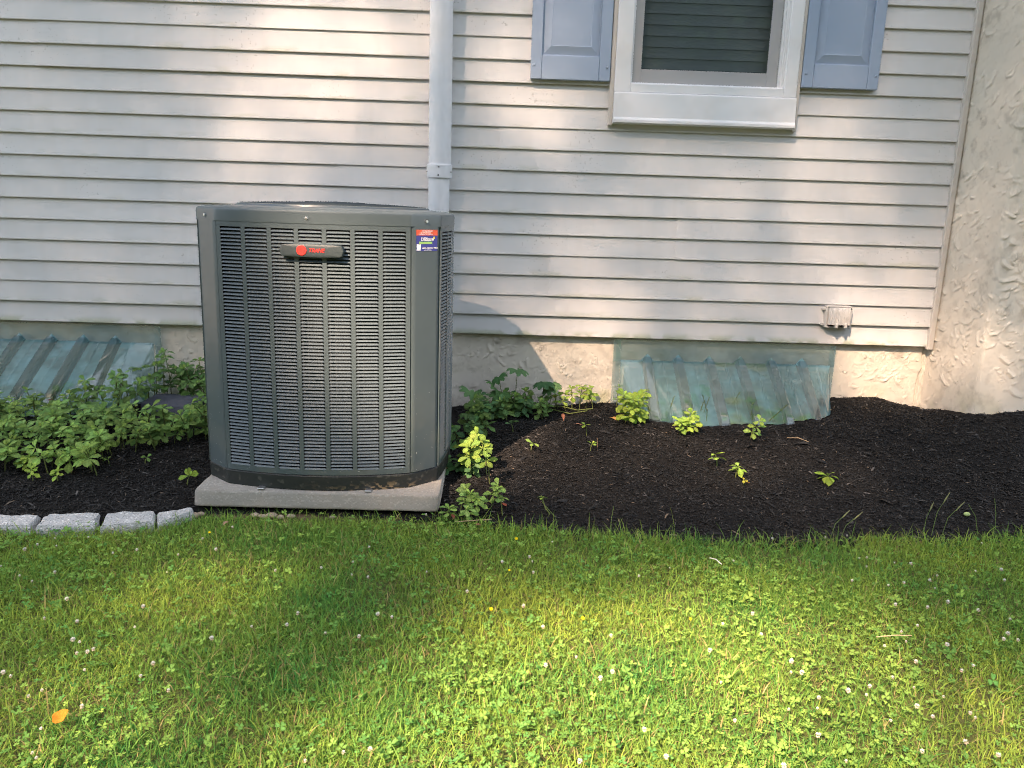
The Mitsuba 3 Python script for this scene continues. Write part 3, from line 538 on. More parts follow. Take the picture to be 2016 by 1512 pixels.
# ------------------------------------------------------------------ window well covers and liners
def well(ribmat, xc, hw, P, ztop, lab, lab2, nr):
    zf = -.352
    nu, nv = 241, 24
    t = np.linspace(-1, 1, nu); dx = hw*np.sign(t)*(1-(1-np.abs(t))**1.15); v = np.linspace(0, 1, nv)
    fr = well_front(dx, hw, P)
    ribs = np.linspace(-hw+.115, hw-.115, nr) if nr > 1 else []
    ribs = [-hw+.138+k*.1605 for k in range(nr)]
    rp = np.zeros(nu)
    for rx in ribs: rp = np.maximum(rp, np.clip((.027-np.abs(dx-rx))/.008, 0, 1))
    small = np.zeros(nu)
    for rx in ribs: small = np.maximum(small, np.clip((.003-np.abs(dx-rx-.0802))/.0025, 0, 1))
    Pm = np.zeros((nu, nv+2, 3))
    x0, y0, z0 = xc+dx, np.full(nu, -.012), np.full(nu, ztop)
    x1, y1 = xc+dx*1.0, -.012-fr
    for k, vv in enumerate(v):
        up = rp*.026*(1-.25*vv)*np.clip((1.0-vv)*9+.3, 0, 1)+small*.0025
        z = z0+(zf-z0)*(vv**1.03)
        sl = (ztop-zf)/max(P, .1); nn = np.hypot(sl, 1)
        Pm[:, k, 0] = x0; Pm[:, k, 1] = y0+(y1-y0)*vv-up*sl/nn; Pm[:, k, 2] = z+up/nn
    Pm[:, nv] = Pm[:, nv-1]; Pm[:, nv, 2] = zf-.02; Pm[:, nv+1] = Pm[:, nv]; Pm[:, nv+1, 1] -= .022; Pm[:, nv+1, 2] -= .002
    c = thing('window_well_cover', lab, 'window well cover')
    cv, cq = grid(Pm); isr = (rp[:-1]+rp[1:] > .01)[:, None] & np.ones((1, nv+1), bool); isr = isr.ravel()
    def sel(m):
        q = cq[m]; u_, inv = np.unique(q, return_inverse=True); return cv[u_], inv.reshape(q.shape)
    obj('canopy', sel(~isr), 'cover_plastic_mat', c, smooth=28)
    col = np.repeat(np.arange(nu-1), nv+1)
    for rx in ribs:
        near = np.abs((dx[:-1]+dx[1:])[col]/2-rx) < .05
        if (isr & near).any(): obj('rib', sel(isr & near), ribmat, c, smooth=28)
    # upright end behind the canopy top, with a pointed cap on each rib
    fl = []
    for k in range(nu-1):
        a, b = Pm[k, 0], Pm[k+1, 0]
        fl.append((np.array([[a[0], -.004, ztop-.012], [b[0], -.004, ztop-.012], [b[0], b[1], b[2]], [a[0], a[1], a[2]]]), np.array([[0, 1, 2, 3]])))
    for rx in ribs:
        x = xc+rx; fl.append((np.array([[x-.032, -.014, ztop+.002], [x+.032, -.014, ztop+.002], [x, -.010, ztop+.036], [x-.018, -.05, ztop-.012+.005], [x+.018, -.05, ztop-.012+.005]]), np.array([[0, 1, 2], [0, 2, 2], [0, 3, 2], [1, 2, 4], [3, 4, 2]])))
    obj('end_strip', cat(fl[:nu-1]), 'clear_plastic_mat', c)
    for m_ in fl[nu-1:]: obj('rib_cap', m_, 'cover_plastic_mat', c)
    f0, f1 = xc-hw-.035, xc+hw+.030
    zt = -.010
    obj('wall_flange', grid(np.array([[[x, .012, zt], [x, .0105, -.05], [x, .009, ztop-.012]] for x in np.linspace(f0, f1, 30)])), 'flange_plastic_mat', c)
    for xa, xb in ((f0, xc-hw+.002), (xc+hw-.002, f1)): obj('side_flange', grid(np.array([[[xa, .012, z], [xb, .010, z]] for z in (-.011, -.20, -.36)])), 'flange_plastic_mat', c)
    # galvanised liner of the well below
    t = np.linspace(-1, 1, 161); dx = (hw-.02)*t; fr = well_front(dx, hw-.02, P-.025); z = np.linspace(-.60, -.375, 14)
    wv = .006*np.sin(z*2*np.pi/.06)
    Pm = np.stack([np.stack([xc+dx, -.02-fr-w_, np.full(161, zz)], -1) for zz, w_ in zip(z, wv)], 1)
    wl = thing('window_well', lab2, 'window well'); obj('liner', grid(Pm), 'steel_liner_mat', wl, smooth=True)
well('flange_plastic_mat', *WELLS[0], -.112, 'clear ribbed plastic window well cover on the right, beside the sunlit stucco', 'corrugated metal window well below the right plastic cover', 6)
well('clear_plastic_mat', *WELLS[1], -.095, 'clear ribbed plastic window well cover left of the air conditioner, reflecting the sky', 'corrugated metal window well below the left plastic cover', 6)

# ------------------------------------------------------------------ mulch chips
rng = np.random.default_rng(11)
def in_pad(x, y, m=0.0): return (x > -1.085-m) & (x < -.195+m) & (y > -1.275-m)
def in_well(x, y):
    r = np.zeros(x.shape, bool)
    for xc, hw, P in WELLS: r |= (np.abs(x-xc) < hw+.01) & (-y < well_front(np.clip(x-xc, -hw, hw), hw, P)+.02) & (-y > -.03)
    return r
n = 160000
x = rng.uniform(-2.7, 3.0, n); y = rng.uniform(-1.46, .03, n)
ok = (y > edge_y(x)-.012) & ~in_pad(x, y) & ~in_well(x, y) & ~((x > 2.24) & (y > -.33)); x, y = x[ok], y[ok]; n = len(x)
z = np.maximum(mulch_z(x, y), LAWN_Z)
ed = np.clip((y-edge_y(x))/.05, 0, 1); z = np.where(ed < 1, np.minimum(z, LAWN_Z+.004+np.maximum(y-edge_y(x), 0)*.9), z)
L_ = rng.gamma(2.4, .0045, n)+.005; big = rng.random(n) < .05; L_ = np.where(big, L_*2.0, L_); w = L_*rng.uniform(.07, .22, n)+.0012; h = w*rng.uniform(.3, .8, n)
a = rng.uniform(0, 2*np.pi, n)+.0; pit = np.clip(rng.normal(0, .26, n), -.5, .5); rol = rng.normal(0, .5, n)
e1 = np.stack([np.cos(a)*np.cos(pit), np.sin(a)*np.cos(pit), np.sin(pit)], -1); e2 = np.stack([-np.sin(a), np.cos(a), np.sin(rol)], -1); e2 /= np.linalg.norm(e2, axis=1, keepdims=True); e3 = np.cross(e1, e2)
c = np.stack([x, y, z+.001+h*.3+rng.uniform(0, .004, n)], -1)
j = lambda: rng.uniform(.7, 1.1, (n, 1))
l2, w2, h2 = L_[:, None]*.5, w[:, None]*.5, h[:, None]*.6
V = np.stack([c-e1*l2*j()-e3*h2, c+e2*w2*j()-e1*l2*.35, c-e2*w2*j()-e1*l2*.2, c+e1*l2*j()-e3*h2*.6, c+e2*w2*.7*j()+e1*l2*.45, c-e2*w2*.7*j()+e1*l2*.5, c+e3*h2+e1*l2*rng.uniform(-.3, .3, (n, 1))], 1)
Fc = np.array([[0, 2, 6], [0, 6, 1], [1, 6, 4], [4, 6, 3], [3, 6, 5], [5, 6, 2]])
br = rng.gamma(5.0, 1/5.0, n); base = np.array([.0088, .0088, .0088])[None]*br[:, None]
tan = rng.random(n) < .007; base = np.where(tan[:, None], np.array([.12, .09, .062])*rng.uniform(.4, 1.6, (n, 1)), base)
gr_ = rng.random(n) < .03; base = np.where(gr_[:, None], np.array([.075, .07, .065])*rng.uniform(.5, 1.4, (n, 1)), base)
obj('mulch_chips', (V.reshape(-1, 3), (np.arange(n)[:, None, None]*7+Fc[None]).reshape(-1, 3)), 'chip_mat', color=np.repeat(base, 7, 0), label='black shredded bark chips lying on the bed', kind='stuff')

# ------------------------------------------------------------------ edging stones, slab, pebbles
def stone(key, corners, z0, z1, seed, m='granite_mat', bev=.012, rough=.007, **k):
    """a rough hewn block over a plan quadrilateral"""
    p = Polygon(corners); g = p.buffer(-bev).buffer(bev*.6, quad_segs=3)
    b_ = trimesh.creation.extrude_polygon(p.buffer(-.002).buffer(.0), z1-z0-bev, engine='earcut'); pts = [np.array(p.exterior.coords)]
    low = np.array(p.buffer(.004).exterior.coords); mid = np.array(p.exterior.coords); top = np.array(g.exterior.coords)
    hull = trimesh.convex.convex_hull(np.vstack([np.hstack([q, np.full((len(q), 1), z)]) for q, z in ((low, z0), (mid, z1-bev), (top, z1))]))
    hull = hull.subdivide_to_size(.014); v = np.array(hull.vertices); c = v.mean(0); dirn = v-c; dirn /= np.linalg.norm(dirn, axis=1, keepdims=True)
    d = fbm(v*28+seed*9, 4, seed)-.5; d2 = fbm(v*9+seed*5, 2, seed+1)-.5
    v = v+dirn*(d*rough*2+d2*rough*2.6)[:, None]
    return obj(key, (v, np.array(hull.faces)), m, smooth=28, **k)
ST = [([(-1.86, -1.50), (-1.545, -1.497), (-1.562, -1.40), (-1.88, -1.405)], 'pale granite edging stone at the left edge of the photo'),
      ([(-1.522, -1.500), (-1.338, -1.488), (-1.372, -1.372), (-1.545, -1.385)], 'grey granite edging stone second from the left end of the row'),
      ([(-1.322, -1.484), (-1.160, -1.437), (-1.194, -1.352), (-1.352, -1.374)], 'grey granite edging stone third along, with dark specks on top'),
      ([(-1.150, -1.432), (-1.066, -1.318), (-1.088, -1.272), (-1.185, -1.350)], 'short granite edging stone turned towards the concrete pad')]
for i, (c, lab) in enumerate(ST): stone('edging_stone', c, -.52, -.459-(.004 if i == 3 else 0), 3+i, label=lab, cat_='stone', group='granite stones edging the left bed')
stone('edging_stone', [(-2.2, -1.50), (-1.90, -1.50), (-1.91, -1.40), (-2.2, -1.41)], -.52, -.454, 9, label='granite edging stone beyond the left edge of the frame', cat_='stone', group='granite stones edging the left bed')
stone('slate_slab', [(-1.70, -.30), (-1.46, -.35), (-1.43, -.12), (-1.70, -.10)], -.42, -.335, 17, 'slate_mat', .006, .003, label='dark blue grey slab half hidden among the leaves left of the air conditioner', cat_='slab')
for i, (x, y, r) in enumerate([(-.86, -1.288, .014), (-.83, -1.295, .011), (-.80, -1.287, .016), (-.765, -1.300, .010), (-.73, -1.290, .012), (-1.055, -1.290, .012), (-1.075, -1.305, .015), (-.58, -1.292, .009)]):
    s = trimesh.creation.icosphere(3, 1.0); v = np.array(s.vertices)*np.array([1.3, .9, .7])*r; v += (fbm(v*60+i, 3, i)[:, None]-.5)*r*.5*np.array(s.vertices)
    obj('pebble', (v+np.array([x, y, float(lawn_h(x, y))+.010]), np.array(s.faces)), 'pebble_mat', smooth=True, label='small tan pebble lying in the bare strip at the foot of the concrete pad', cat_='pebble', group='pebbles below the pad')
obj('bare_soil', grid(np.stack([*np.meshgrid(np.linspace(-1.10, -.20, 60), np.linspace(-1.34, -1.20, 14), indexing='ij'), np.zeros((60, 14))], -1)+np.stack([np.zeros((60, 14)), np.zeros((60, 14)), LAWN_Z-.002+.012*fbm(np.stack([*np.meshgrid(np.linspace(0, 20, 60), np.linspace(0, 4, 14), indexing='ij'), np.zeros((60, 14))], -1), 3, 2)-.03*np.broadcast_to((np.linspace(1, 0, 14)[None]**4), (60, 14))], -1)), 'soil_mat', smooth=True, label='strip of bare brown soil in front of the pad', kind='structure')

# ------------------------------------------------------------------ leaves and plants
def leaf(L, W, bend=.6, fold=.35, teeth=True, curl=.0, nu=8, tw=0.0):
    """obovate leaf along +x, its base at the origin, upper side +z"""
    t = np.linspace(0, 1, nu); s = np.array([-1, -.5, 0, .5, 1.])
    w = W/2*np.interp(t, [0, .15, .35, .58, .74, .88, .96, 1], [.03, .10, .46, .92, 1.0, .80, .46, .06])
    w[0] = W*.035
    if teeth: w = w*np.where((np.arange(nu) % 2 == 0) & (t > .5) & (t < .98), .92, 1.03)
    a = bend*t**1.3; dx = np.concatenate([[0], np.diff(t)])*L
    x = np.cumsum(dx*np.cos(a)); z = -np.cumsum(dx*np.sin(a))
    P = np.zeros((nu, 5, 3)); P[..., 0] = x[:, None]-.04*L*(np.abs(s)**2)[None]*(t > .4)[:, None]
    ff = fold*(1-.5*t)
    P[..., 1] = w[:, None]*s[None]*np.cos(ff)[:, None]; P[..., 2] = z[:, None]+w[:, None]*np.abs(s)[None]*np.sin(ff)[:, None]-curl*(w[:, None]*s[None])**2/max(W, 1e-6)
    P[..., 2] += tw*t[:, None]*P[..., 1]
    return grid(P)
def lobed(R, seed, lobes=7):
    """fan shaped leaf with lobed margin; its stalk joins at the origin, the blade spreads round +x"""
    r_ = np.random.default_rng(seed); a = np.linspace(-2.35, 2.35, 57); k = (a+2.35)/4.7*lobes
    rad = R*(.70+.30*np.abs(np.sin(k*np.pi))**.5)*(1+.05*np.sin(k*np.pi*6))*(1-.10*(np.abs(a)/2.35)**2)
    q = np.linspace(.03, 1, 6); P = np.zeros((57, 6, 3))
    P[..., 0] = rad[:, None]*q*np.cos(a)[:, None]; P[..., 1] = rad[:, None]*q*np.sin(a)[:, None]
    P[..., 2] = .10*R*np.cos(2*np.pi*k)[:, None]*q**1.5+.14*R*q**2-.30*R*q**4
    return grid(P)
def turn(m, az, el, roll, p, s=1.0):
    v, f = m; v = v*s; cr, sr = math.cos(roll), math.sin(roll)
    v = np.stack([v[:, 0], v[:, 1]*cr-v[:, 2]*sr, v[:, 1]*sr+v[:, 2]*cr], -1)
    ce, se = math.cos(el), math.sin(el); v = np.stack([v[:, 0]*ce-v[:, 2]*se, v[:, 1], v[:, 0]*se+v[:, 2]*ce], -1)
    ca, sa = math.cos(az), math.sin(az); v = np.stack([v[:, 0]*ca-v[:, 1]*sa, v[:, 0]*sa+v[:, 1]*ca, v[:, 2]], -1)
    return v+np.asarray(p), f
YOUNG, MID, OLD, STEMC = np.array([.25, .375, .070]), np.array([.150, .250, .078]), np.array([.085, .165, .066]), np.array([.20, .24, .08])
def colour(m, c, r, vein=True):
    """per vertex colour of a 8 x 5 leaf grid: paler along the midrib"""
    n = len(m[0]); c = np.asarray(c)*r.uniform(.8, 1.25)*np.array([r.uniform(.9, 1.15), 1, r.uniform(.85, 1.1)]); col = np.tile(c, (n, 1))*r.uniform(.93, 1.07, (n, 1))
    if vein and n % 5 == 0: col.reshape(-1, 5, 3)[:, 2] *= 1.28
    return col
def shoot(p, h, nl, L, r, tone, lean=None, spread=.25, tiers=1):
    """leaf whorls round a stem: (stem mesh, [(leaf mesh, colours)])"""
    lean = lean if lean is not None else (r.uniform(-.35, .35), r.uniform(-.45, .1)); p = np.asarray(p, float)
    top = p+np.array([lean[0]*h, lean[1]*h, h]); mid = p+np.array([lean[0]*h*.3, lean[1]*h*.3, h*.55])
    stem = tube(np.array([p-[0, 0, .01], mid, top]), [.0026, .0022, .0018], 6)
    out = []; tq = float(np.clip(r.normal(.36, .30), -.2, .95)); ct, st_ = math.cos(tq), math.sin(tq)
    for ti in range(tiers):
        q = top if ti == 0 else p+(top-p)*(1-.34*ti); a0 = r.uniform(0, 6.28); k = nl if ti == 0 else max(3, nl-2)
        for i in range(k):
            inner = ti == 0 and i >= k*.68
            az = a0+i*2*np.pi/k*(1.0 if not inner else 1.7)+r.normal(0, .16); el = r.normal(spread if not inner else .85, .17)
            l = L*r.uniform(.75, 1.1)*(.62 if inner else 1)*(1+.12*ti); m = leaf(l*.86, l*r.uniform(.37, .50), r.uniform(.25, .9), r.uniform(.15, .45), True, 0, 8, r.uniform(-.2, .2))
            t = tone if not inner else tone*.55+YOUNG*.5
            m = turn(m, az, el, r.normal(0, .22), (0, 0, 0)); v_ = m[0]; m = (np.stack([v_[:, 0], v_[:, 1]*ct-v_[:, 2]*st_, v_[:, 1]*st_+v_[:, 2]*ct], -1)+q, m[1]); out.append((m, colour(m, t, r)))
    return stem, out
def plant(key, label, catg, shoots, r, group=None, extra=(), extra_stems=()):
    t = thing(key, label, catg, group); stems = []
    for s in shoots:
        st_, lv = s; stems.append(st_)
        for m, c in lv: obj('leaf', m, 'leaf_mat', t, smooth=True, color=c)
    for m, c in extra: obj('leaf', m, 'leaf_mat', t, smooth=True, color=c)
    stems += list(extra_stems)
    if stems:
        for sm in stems: obj('stem', sm, 'leaf_mat', t, smooth=True, color=np.tile(STEMC, (len(sm[0]), 1)))
    return t
def gp(x, y, dz=0.0): return np.array([x, y, float(ground_z(x, y))+dz])
R_ = lambda s: np.random.default_rng(s)
SP = 'young groundcover plant'
def simple(x, y, seed, label, h=.05, nl=6, L=.05, tone=YOUNG, tiers=1, n=1, spr=.02, lean=None, spread=.3):
    r = R_(seed); plant('groundcover_plant', label, 'plant', [shoot(gp(x+r.normal(0, spr)*(n > 1), y+r.normal(0, spr)*(n > 1)), h*r.uniform(.8, 1.15), nl, L, r, tone, lean, spread, tiers) for _ in range(n)], r)
# right bed
simple(1.384, -.909, 1, 'flat bright green leaf rosette alone at the right of the mulch bed', .022, 10, .066, YOUNG*.72, 1, lean=(0, -.3), spread=.12)
simple(.955, -.80, 2, 'upper left of the two pale green seedlings in the middle of the mulch', .05, 6, .048, YOUNG, 2, lean=(-.3, -.2))
simple(1.005, -.90, 3, 'lower right of the two pale green seedlings in the middle of the mulch', .045, 6, .05, YOUNG, 2, lean=(.1, -.2), spread=.1)
simple(1.171, -.545, 4, 'small leafy plant in the mulch in front of the middle of the right well cover', .075, 6, .045, MID*.6+YOUNG*.45, 3, lean=(.35, -.1))
simple(.885, -.452, 5, 'bright green plant just left of centre before the right well cover', .07, 7, .052, YOUNG, 2, 4, .03)
simple(.69, -.30, 6, 'bushy bright green plant at the left front corner of the right well cover', .125, 7, .055, YOUNG*.9, 3, 7, .045)
simple(.431, -.471, 7, 'two leaved upright seedling at the back of the mulch near the foundation', .05, 3, .035, YOUNG*.8)
simple(.163, -.686, 8, 'seedling with three folded leaves where the shadow of the unit ends', .035, 4, .048, MID*.5+YOUNG*.4, 1, spread=.5)
simple(.426, -.666, 9, 'small three leaved seedling beside a short dead twig in the mulch', .03, 4, .034, YOUNG*.8, 1, spread=.5)
simple(1.016, -.985, 10, 'tiny seedling with yellowing leaves below the pair of pale green seedlings', .02, 4, .026, np.array([.30, .27, .04]))
r = R_(21); plant('groundcover_plant', 'wilting twisted seedling near the front edge of the right mulch bed', 'plant', [shoot(gp(.185, -1.262, .062), .012, 5, .028, r, YOUNG)], r,
    extra_stems=[tube(np.array([gp(.203, -1.275), gp(.212, -1.27, .018), gp(.196, -1.27, .036), gp(.19, -1.265, .05), gp(.184, -1.262, .066)]), [.003, .003, .0026, .0022, .002], 6)])
simple(.089, -.417, 12, 'shaded upright seedling standing right of the bright clump', .05, 5, .05, OLD, 1, spread=.5)
simple(-.07, -.92, 13, 'bright lime leaved clump against the right side of the air conditioner', .155, 7, .054, YOUNG*.42+MID*.28, 2, 5, .032)
r = R_(22); plant('groundcover_plant', 'leafy green clump at the front right corner of the concrete pad', 'plant', [shoot(gp(-.15+.03*i+r.normal(0, .012), -1.26+r.normal(0, .03)), r.uniform(.04, .115), 7, .05, r, MID*.85+YOUNG*.2, (r.uniform(-.3, .5), r.uniform(-.35, -.05)), .2, 2) for i in range(7)], r)
r = R_(23); plant('groundcover_plant', 'sprawling plant with bare stems below the sunlit stucco left of the right cover', 'plant', [shoot(gp(.33+.035*i, -.05+r.normal(0, .03)), r.uniform(.06, .13), 7, .05, r, YOUNG*.85, (r.uniform(-.7, .3), -.2), .2, 2) for i in range(6)], r,
    extra_stems=[tube(np.array([gp(.50, -.09, .008), gp(.42, -.12, .02), gp(.34, -.10, .035), gp(.24, -.07, .03)]), .003, 6), tube(np.array([gp(.47, -.11, .01), gp(.38, -.14, .014), gp(.28, -.08, .02), gp(.14, -.06, .015)]), .0026, 6)])
# shaded plants between the unit and the foundation
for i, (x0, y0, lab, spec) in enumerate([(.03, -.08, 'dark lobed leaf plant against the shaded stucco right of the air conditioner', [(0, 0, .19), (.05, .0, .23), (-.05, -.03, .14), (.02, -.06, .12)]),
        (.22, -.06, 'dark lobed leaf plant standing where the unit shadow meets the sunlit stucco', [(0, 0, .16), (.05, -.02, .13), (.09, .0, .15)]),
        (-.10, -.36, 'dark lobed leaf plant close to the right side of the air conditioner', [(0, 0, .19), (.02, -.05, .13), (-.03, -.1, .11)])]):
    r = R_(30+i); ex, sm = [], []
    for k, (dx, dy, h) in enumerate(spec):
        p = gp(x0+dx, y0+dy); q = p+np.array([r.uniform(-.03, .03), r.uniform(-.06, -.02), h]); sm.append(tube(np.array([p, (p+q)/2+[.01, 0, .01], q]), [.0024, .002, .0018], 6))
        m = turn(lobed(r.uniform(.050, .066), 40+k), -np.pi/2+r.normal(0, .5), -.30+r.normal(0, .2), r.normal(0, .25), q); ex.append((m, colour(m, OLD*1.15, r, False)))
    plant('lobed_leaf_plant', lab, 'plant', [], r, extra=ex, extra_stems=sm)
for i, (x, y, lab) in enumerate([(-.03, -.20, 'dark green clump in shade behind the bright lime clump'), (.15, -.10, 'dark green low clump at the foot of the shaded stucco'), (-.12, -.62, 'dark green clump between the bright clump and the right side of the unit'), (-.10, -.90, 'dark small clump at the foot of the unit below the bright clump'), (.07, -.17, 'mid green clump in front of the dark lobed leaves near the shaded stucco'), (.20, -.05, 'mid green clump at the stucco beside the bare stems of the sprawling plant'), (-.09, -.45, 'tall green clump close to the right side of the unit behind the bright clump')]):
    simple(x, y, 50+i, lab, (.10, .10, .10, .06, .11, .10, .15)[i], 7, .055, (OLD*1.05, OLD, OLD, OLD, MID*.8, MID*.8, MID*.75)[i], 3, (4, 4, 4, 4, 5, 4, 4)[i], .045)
simple(.63, -.04, 58, 'small green plant climbing at the left flange of the right well cover', .12, 6, .035, MID, 3, 1, lean=(.05, -.1))
# left bed
simple(-1.178, -1.094, 60, 'single bright green seedling in the dark mulch left of the concrete pad', .045, 7, .052, YOUNG*.75, 1, spread=.45)
simple(-1.413, -.92, 61, 'tiny two leaved seedling in the shaded mulch left of the pad', .025, 3, .03, MID)
simple(-1.484, -.708, 62, 'short star shaped seedling at the front of the left plants', .04, 5, .034, MID*.8+YOUNG*.2)
simple(-1.562, -.775, 63, 'upright seedling with bare stem in front of the left groundcover', .085, 5, .046, MID*.8+YOUNG*.3, 1, spread=.4)
simple(-1.60, -.84, 64, 'broad leaved seedling left of the bare stemmed one at the front of the left plants', .07, 7, .05, MID*.7+YOUNG*.4, 2)
simple(-1.551, -.933, 65, 'low three leaved seedling on dark mulch at the front of the left plants', .02, 4, .036, MID*.7+YOUNG*.4, 1, spread=.5)
simple(-1.66, -.98, 66, 'tall leafy shoot with spread leaves at the front of the left plants', .10, 8, .062, MID*.9+YOUNG*.15, 1, spread=.15)
r = R_(67); plant('groundcover_plant', 'largest bright clump at the front left, with pale stems', 'plant', [shoot(gp(-1.74+.04*i+r.normal(0, .012), -1.02+r.normal(0, .045)), r.uniform(.07, .16), 7, .058, r, MID*.7+YOUNG*.45, (r.uniform(-.4, .3), r.uniform(-.5, -.1)), .2, 2) for i in range(6)], r)
simple(-1.73, -1.115, 68, 'small yellow green seedling nearest to the edging stones on the left', .04, 6, .035, YOUNG, 2, 2, .03)
simple(-1.84, -1.03, 69, 'small yellow green clump left of the largest front clump', .06, 6, .042, YOUNG*.8, 2, 2, .025)
simple(-1.22, -.62, 70, 'dark clump with dried stalks touching the left side of the air conditioner', .16, 7, .05, MID*.8, 3, 4, .03)
simple(-1.28, -.18, 71, 'tall dark shoots against the stucco left of the air conditioner', .20, 7, .055, OLD*1.1, 3, 3, .05)
r = R_(72); plant('groundcover_plant', 'tall leafy shoots against the stucco behind the slate slab, beside the left well cover', 'plant', [shoot(gp(-1.74+.055*i+r.normal(0, .015), -.075+r.normal(0, .025)), r.uniform(.15, .25), 8, .06, r, MID*.6+OLD*.4, (r.uniform(-.2, .2), r.uniform(-.3, -.05)), .25, 3) for i in range(6)], r)
r = R_(80); mv, mf, mc = [], [], []; parts, cols = [], []
cand = []
for _ in range(5000):
    x, y = r.uniform(-2.75, -1.18), r.uniform(-1.06, -.03)
    fl = -.78-.30*np.clip((-1.45-x)/.5, 0, 1)+(.14 if x > -1.42 else 0)
    if y < fl+r.normal(0, .035): continue
    if in_well(np.array([x]), np.array([y]-np.array(.015)))[0]: continue
    if -1.70 < x < -1.40 and -.50 < y < -.08: continue
    if any((x-a)**2+(y-b)**2 < .050**2 for a, b in cand): continue
    cand.append((x, y))
for x, y in cand:
    back = np.clip((y+1.0)/.9, 0, 1); h = r.uniform(.06, .13)+.075*(x > -1.85)*(y > -.45)
    tone = ((MID*.8+YOUNG*.2)*(1-back)+(MID*.4+OLD*.6)*back)*r.uniform(.6, 1.3)
    s_, lv = shoot(gp(x, y), h, int(r.integers(6, 9)), r.uniform(.046, .062), r, tone, None, .3, 2)
    parts.append(s_); cols.append(np.tile(STEMC*.6, (len(s_[0]), 1)))
    for m, c in lv: parts.append(m); cols.append(c)
obj('groundcover_patch', cat(parts), 'leaf_mat', smooth=True, color=np.vstack(cols), label='dense green groundcover filling the left bed round the well cover', kind='stuff')
# weeds growing inside the wells
for xc, hw, P, lab in ((*WELLS[0], 'dim green weeds inside the right window well'), (*WELLS[1], 'dim green weeds inside the left window well')):
    parts, cols = [], []
    for _ in range(34 if xc > 0 else 22):
        x = xc+r.uniform(-hw+.06, hw*.72); y = -r.uniform(.05, P*.72)
        p = np.array([x, y, -.60]); s_, lv = shoot(p, r.uniform(.16, .40), 7, r.uniform(.05, .075), r, MID*.7+YOUNG*.3, None, .2, 3)
        parts.append(s_); cols.append(np.tile(STEMC, (len(s_[0]), 1)))
        for m, c in lv:
            if (m[0][:, 2]-(-.112-(-m[0][:, 1])*.62)).max() < -.012: parts.append(m); cols.append(c)
    obj('well_weeds', cat(parts), 'leaf_mat', smooth=True, color=np.vstack(cols), label=lab, kind='stuff')

# ------------------------------------------------------------------ fallen leaves and twigs
def fallen(x, y, L, W, colr, az, dz, label, seed, bend=.5, fold=.3, el=.1, teeth=False):
    m = turn(leaf(L, W, bend, fold, teeth, 0, 8, .2), az, el, R_(seed).normal(0, .2), gp(x, y, dz)); obj('fallen_leaf', m, 'leaf_mat', smooth=True, color=colour(m, colr, R_(seed)), label=label, cat_='leaf')
# broad orange leaf in the lawn
a = np.linspace(0, 2*np.pi, 41); rr = .0165*(1+.16*np.cos(a-2.4)+.10*np.cos(3*a+.4)+.05*np.cos(5*a)); q = np.linspace(.02, 1, 6)
P = np.stack([rr[:, None]*q*np.cos(a)[:, None], rr[:, None]*q*np.sin(a)[:, None]*.95, .004*np.cos(2*a)[:, None]*q**2+.006*q**2], -1)
m = turn(grid(P), .4, .35, .3, gp(-.897, -2.50, .040)); obj('fallen_leaf', m, 'leaf_mat', smooth=True, color=np.tile([.72, .23, .035], (len(m[0]), 1))*R_(3).uniform(.85, 1.1, (len(m[0]), 1)), label='broad orange fallen leaf on the lawn at the lower left', cat_='leaf')
fallen(.03, -1.185, .034, .018, np.array([.30, .09, .05]), -.7, .012, 'reddish brown fallen leaf at the tip of the corner clump on the mulch', 4)
fallen(.022, -1.17, .022, .010, np.array([.22, .30, .16]), -.2, .014, 'pale green fallen leaf beside the reddish one on the mulch', 5)
fallen(.335, -.29, .045, .02, np.array([.28, .12, .08]), 1.5, .02, 'brown upright fallen leaf below the sprawling plant', 6, el=1.0)
fallen(.385, -.335, .045, .018, np.array([.45, .26, .16]), .2, .012, 'tan curled fallen leaf at the back of the mulch', 7)
fallen(-1.775, -.80, .055, .026, np.array([.30, .07, .03]), .2, .05, 'red brown fallen leaf caught in the middle of the left groundcover', 8)
fallen(-1.98, -.56, .06, .03, np.array([.14, .05, .035]), 2.0, .13, 'dark red fallen leaf at the front lip of the left well cover', 9)
fallen(-.92, -1.45, .03, .018, np.array([.30, .19, .12]), 1.3, .035, 'brown crumpled fallen leaf in the lawn in front of the pad', 10, el=.5)
fallen(-.135, -1.335, .03, .015, np.array([.30, .10, .08]), 1.9, .03, 'dull red fallen leaf in the grass below the corner clump', 11, el=.7)
fallen(-.06, -1.385, .024, .014, np.array([.36, .20, .15]), .3, .035, 'tan pink fallen leaf at the lawn edge right of the corner clump', 12)
fallen(.565, -.25, .05, .022, np.array([.48, .30, .10]), -.5, .015, 'yellow brown fallen leaf left of the bushy plant at the right cover', 13)
fallen(1.04, -.985, .024, .014, np.array([.55, .27, .06]), 2.5, .012, 'small orange leaf beside the tiny yellowing seedling', 14)
def twig(pts, r0, label, col=(.34, .25, .15)):
    m = tube(np.array([gp(*p) for p in pts]), r0, 6); obj('twig', m, 'chip_mat', smooth=True, color=np.tile(col, (len(m[0]), 1)), label=label, cat_='twig')
twig([(1.34, -.545, .012), (1.39, -.553, .016), (1.43, -.575, .008)], .0016, 'thin pale twig on the mulch in front of the right end of the well cover')
twig([(.46, -.655, -.005), (.458, -.655, .03), (.455, -.657, .058)], .0024, 'short dead twig standing upright beside a small seedling', (.16, .11, .07))
twig([(-.13, -1.365, .035), (-.06, -1.36, .04), (.0, -1.352, .036)], .0016, 'pale straight twig lying on the grass below the corner clump')
twig([(.70, -1.66, .05), (.715, -1.68, .055), (.728, -1.70, .048)], .0017, 'short white straw in the grass near the front of the bed', (.6, .58, .5))
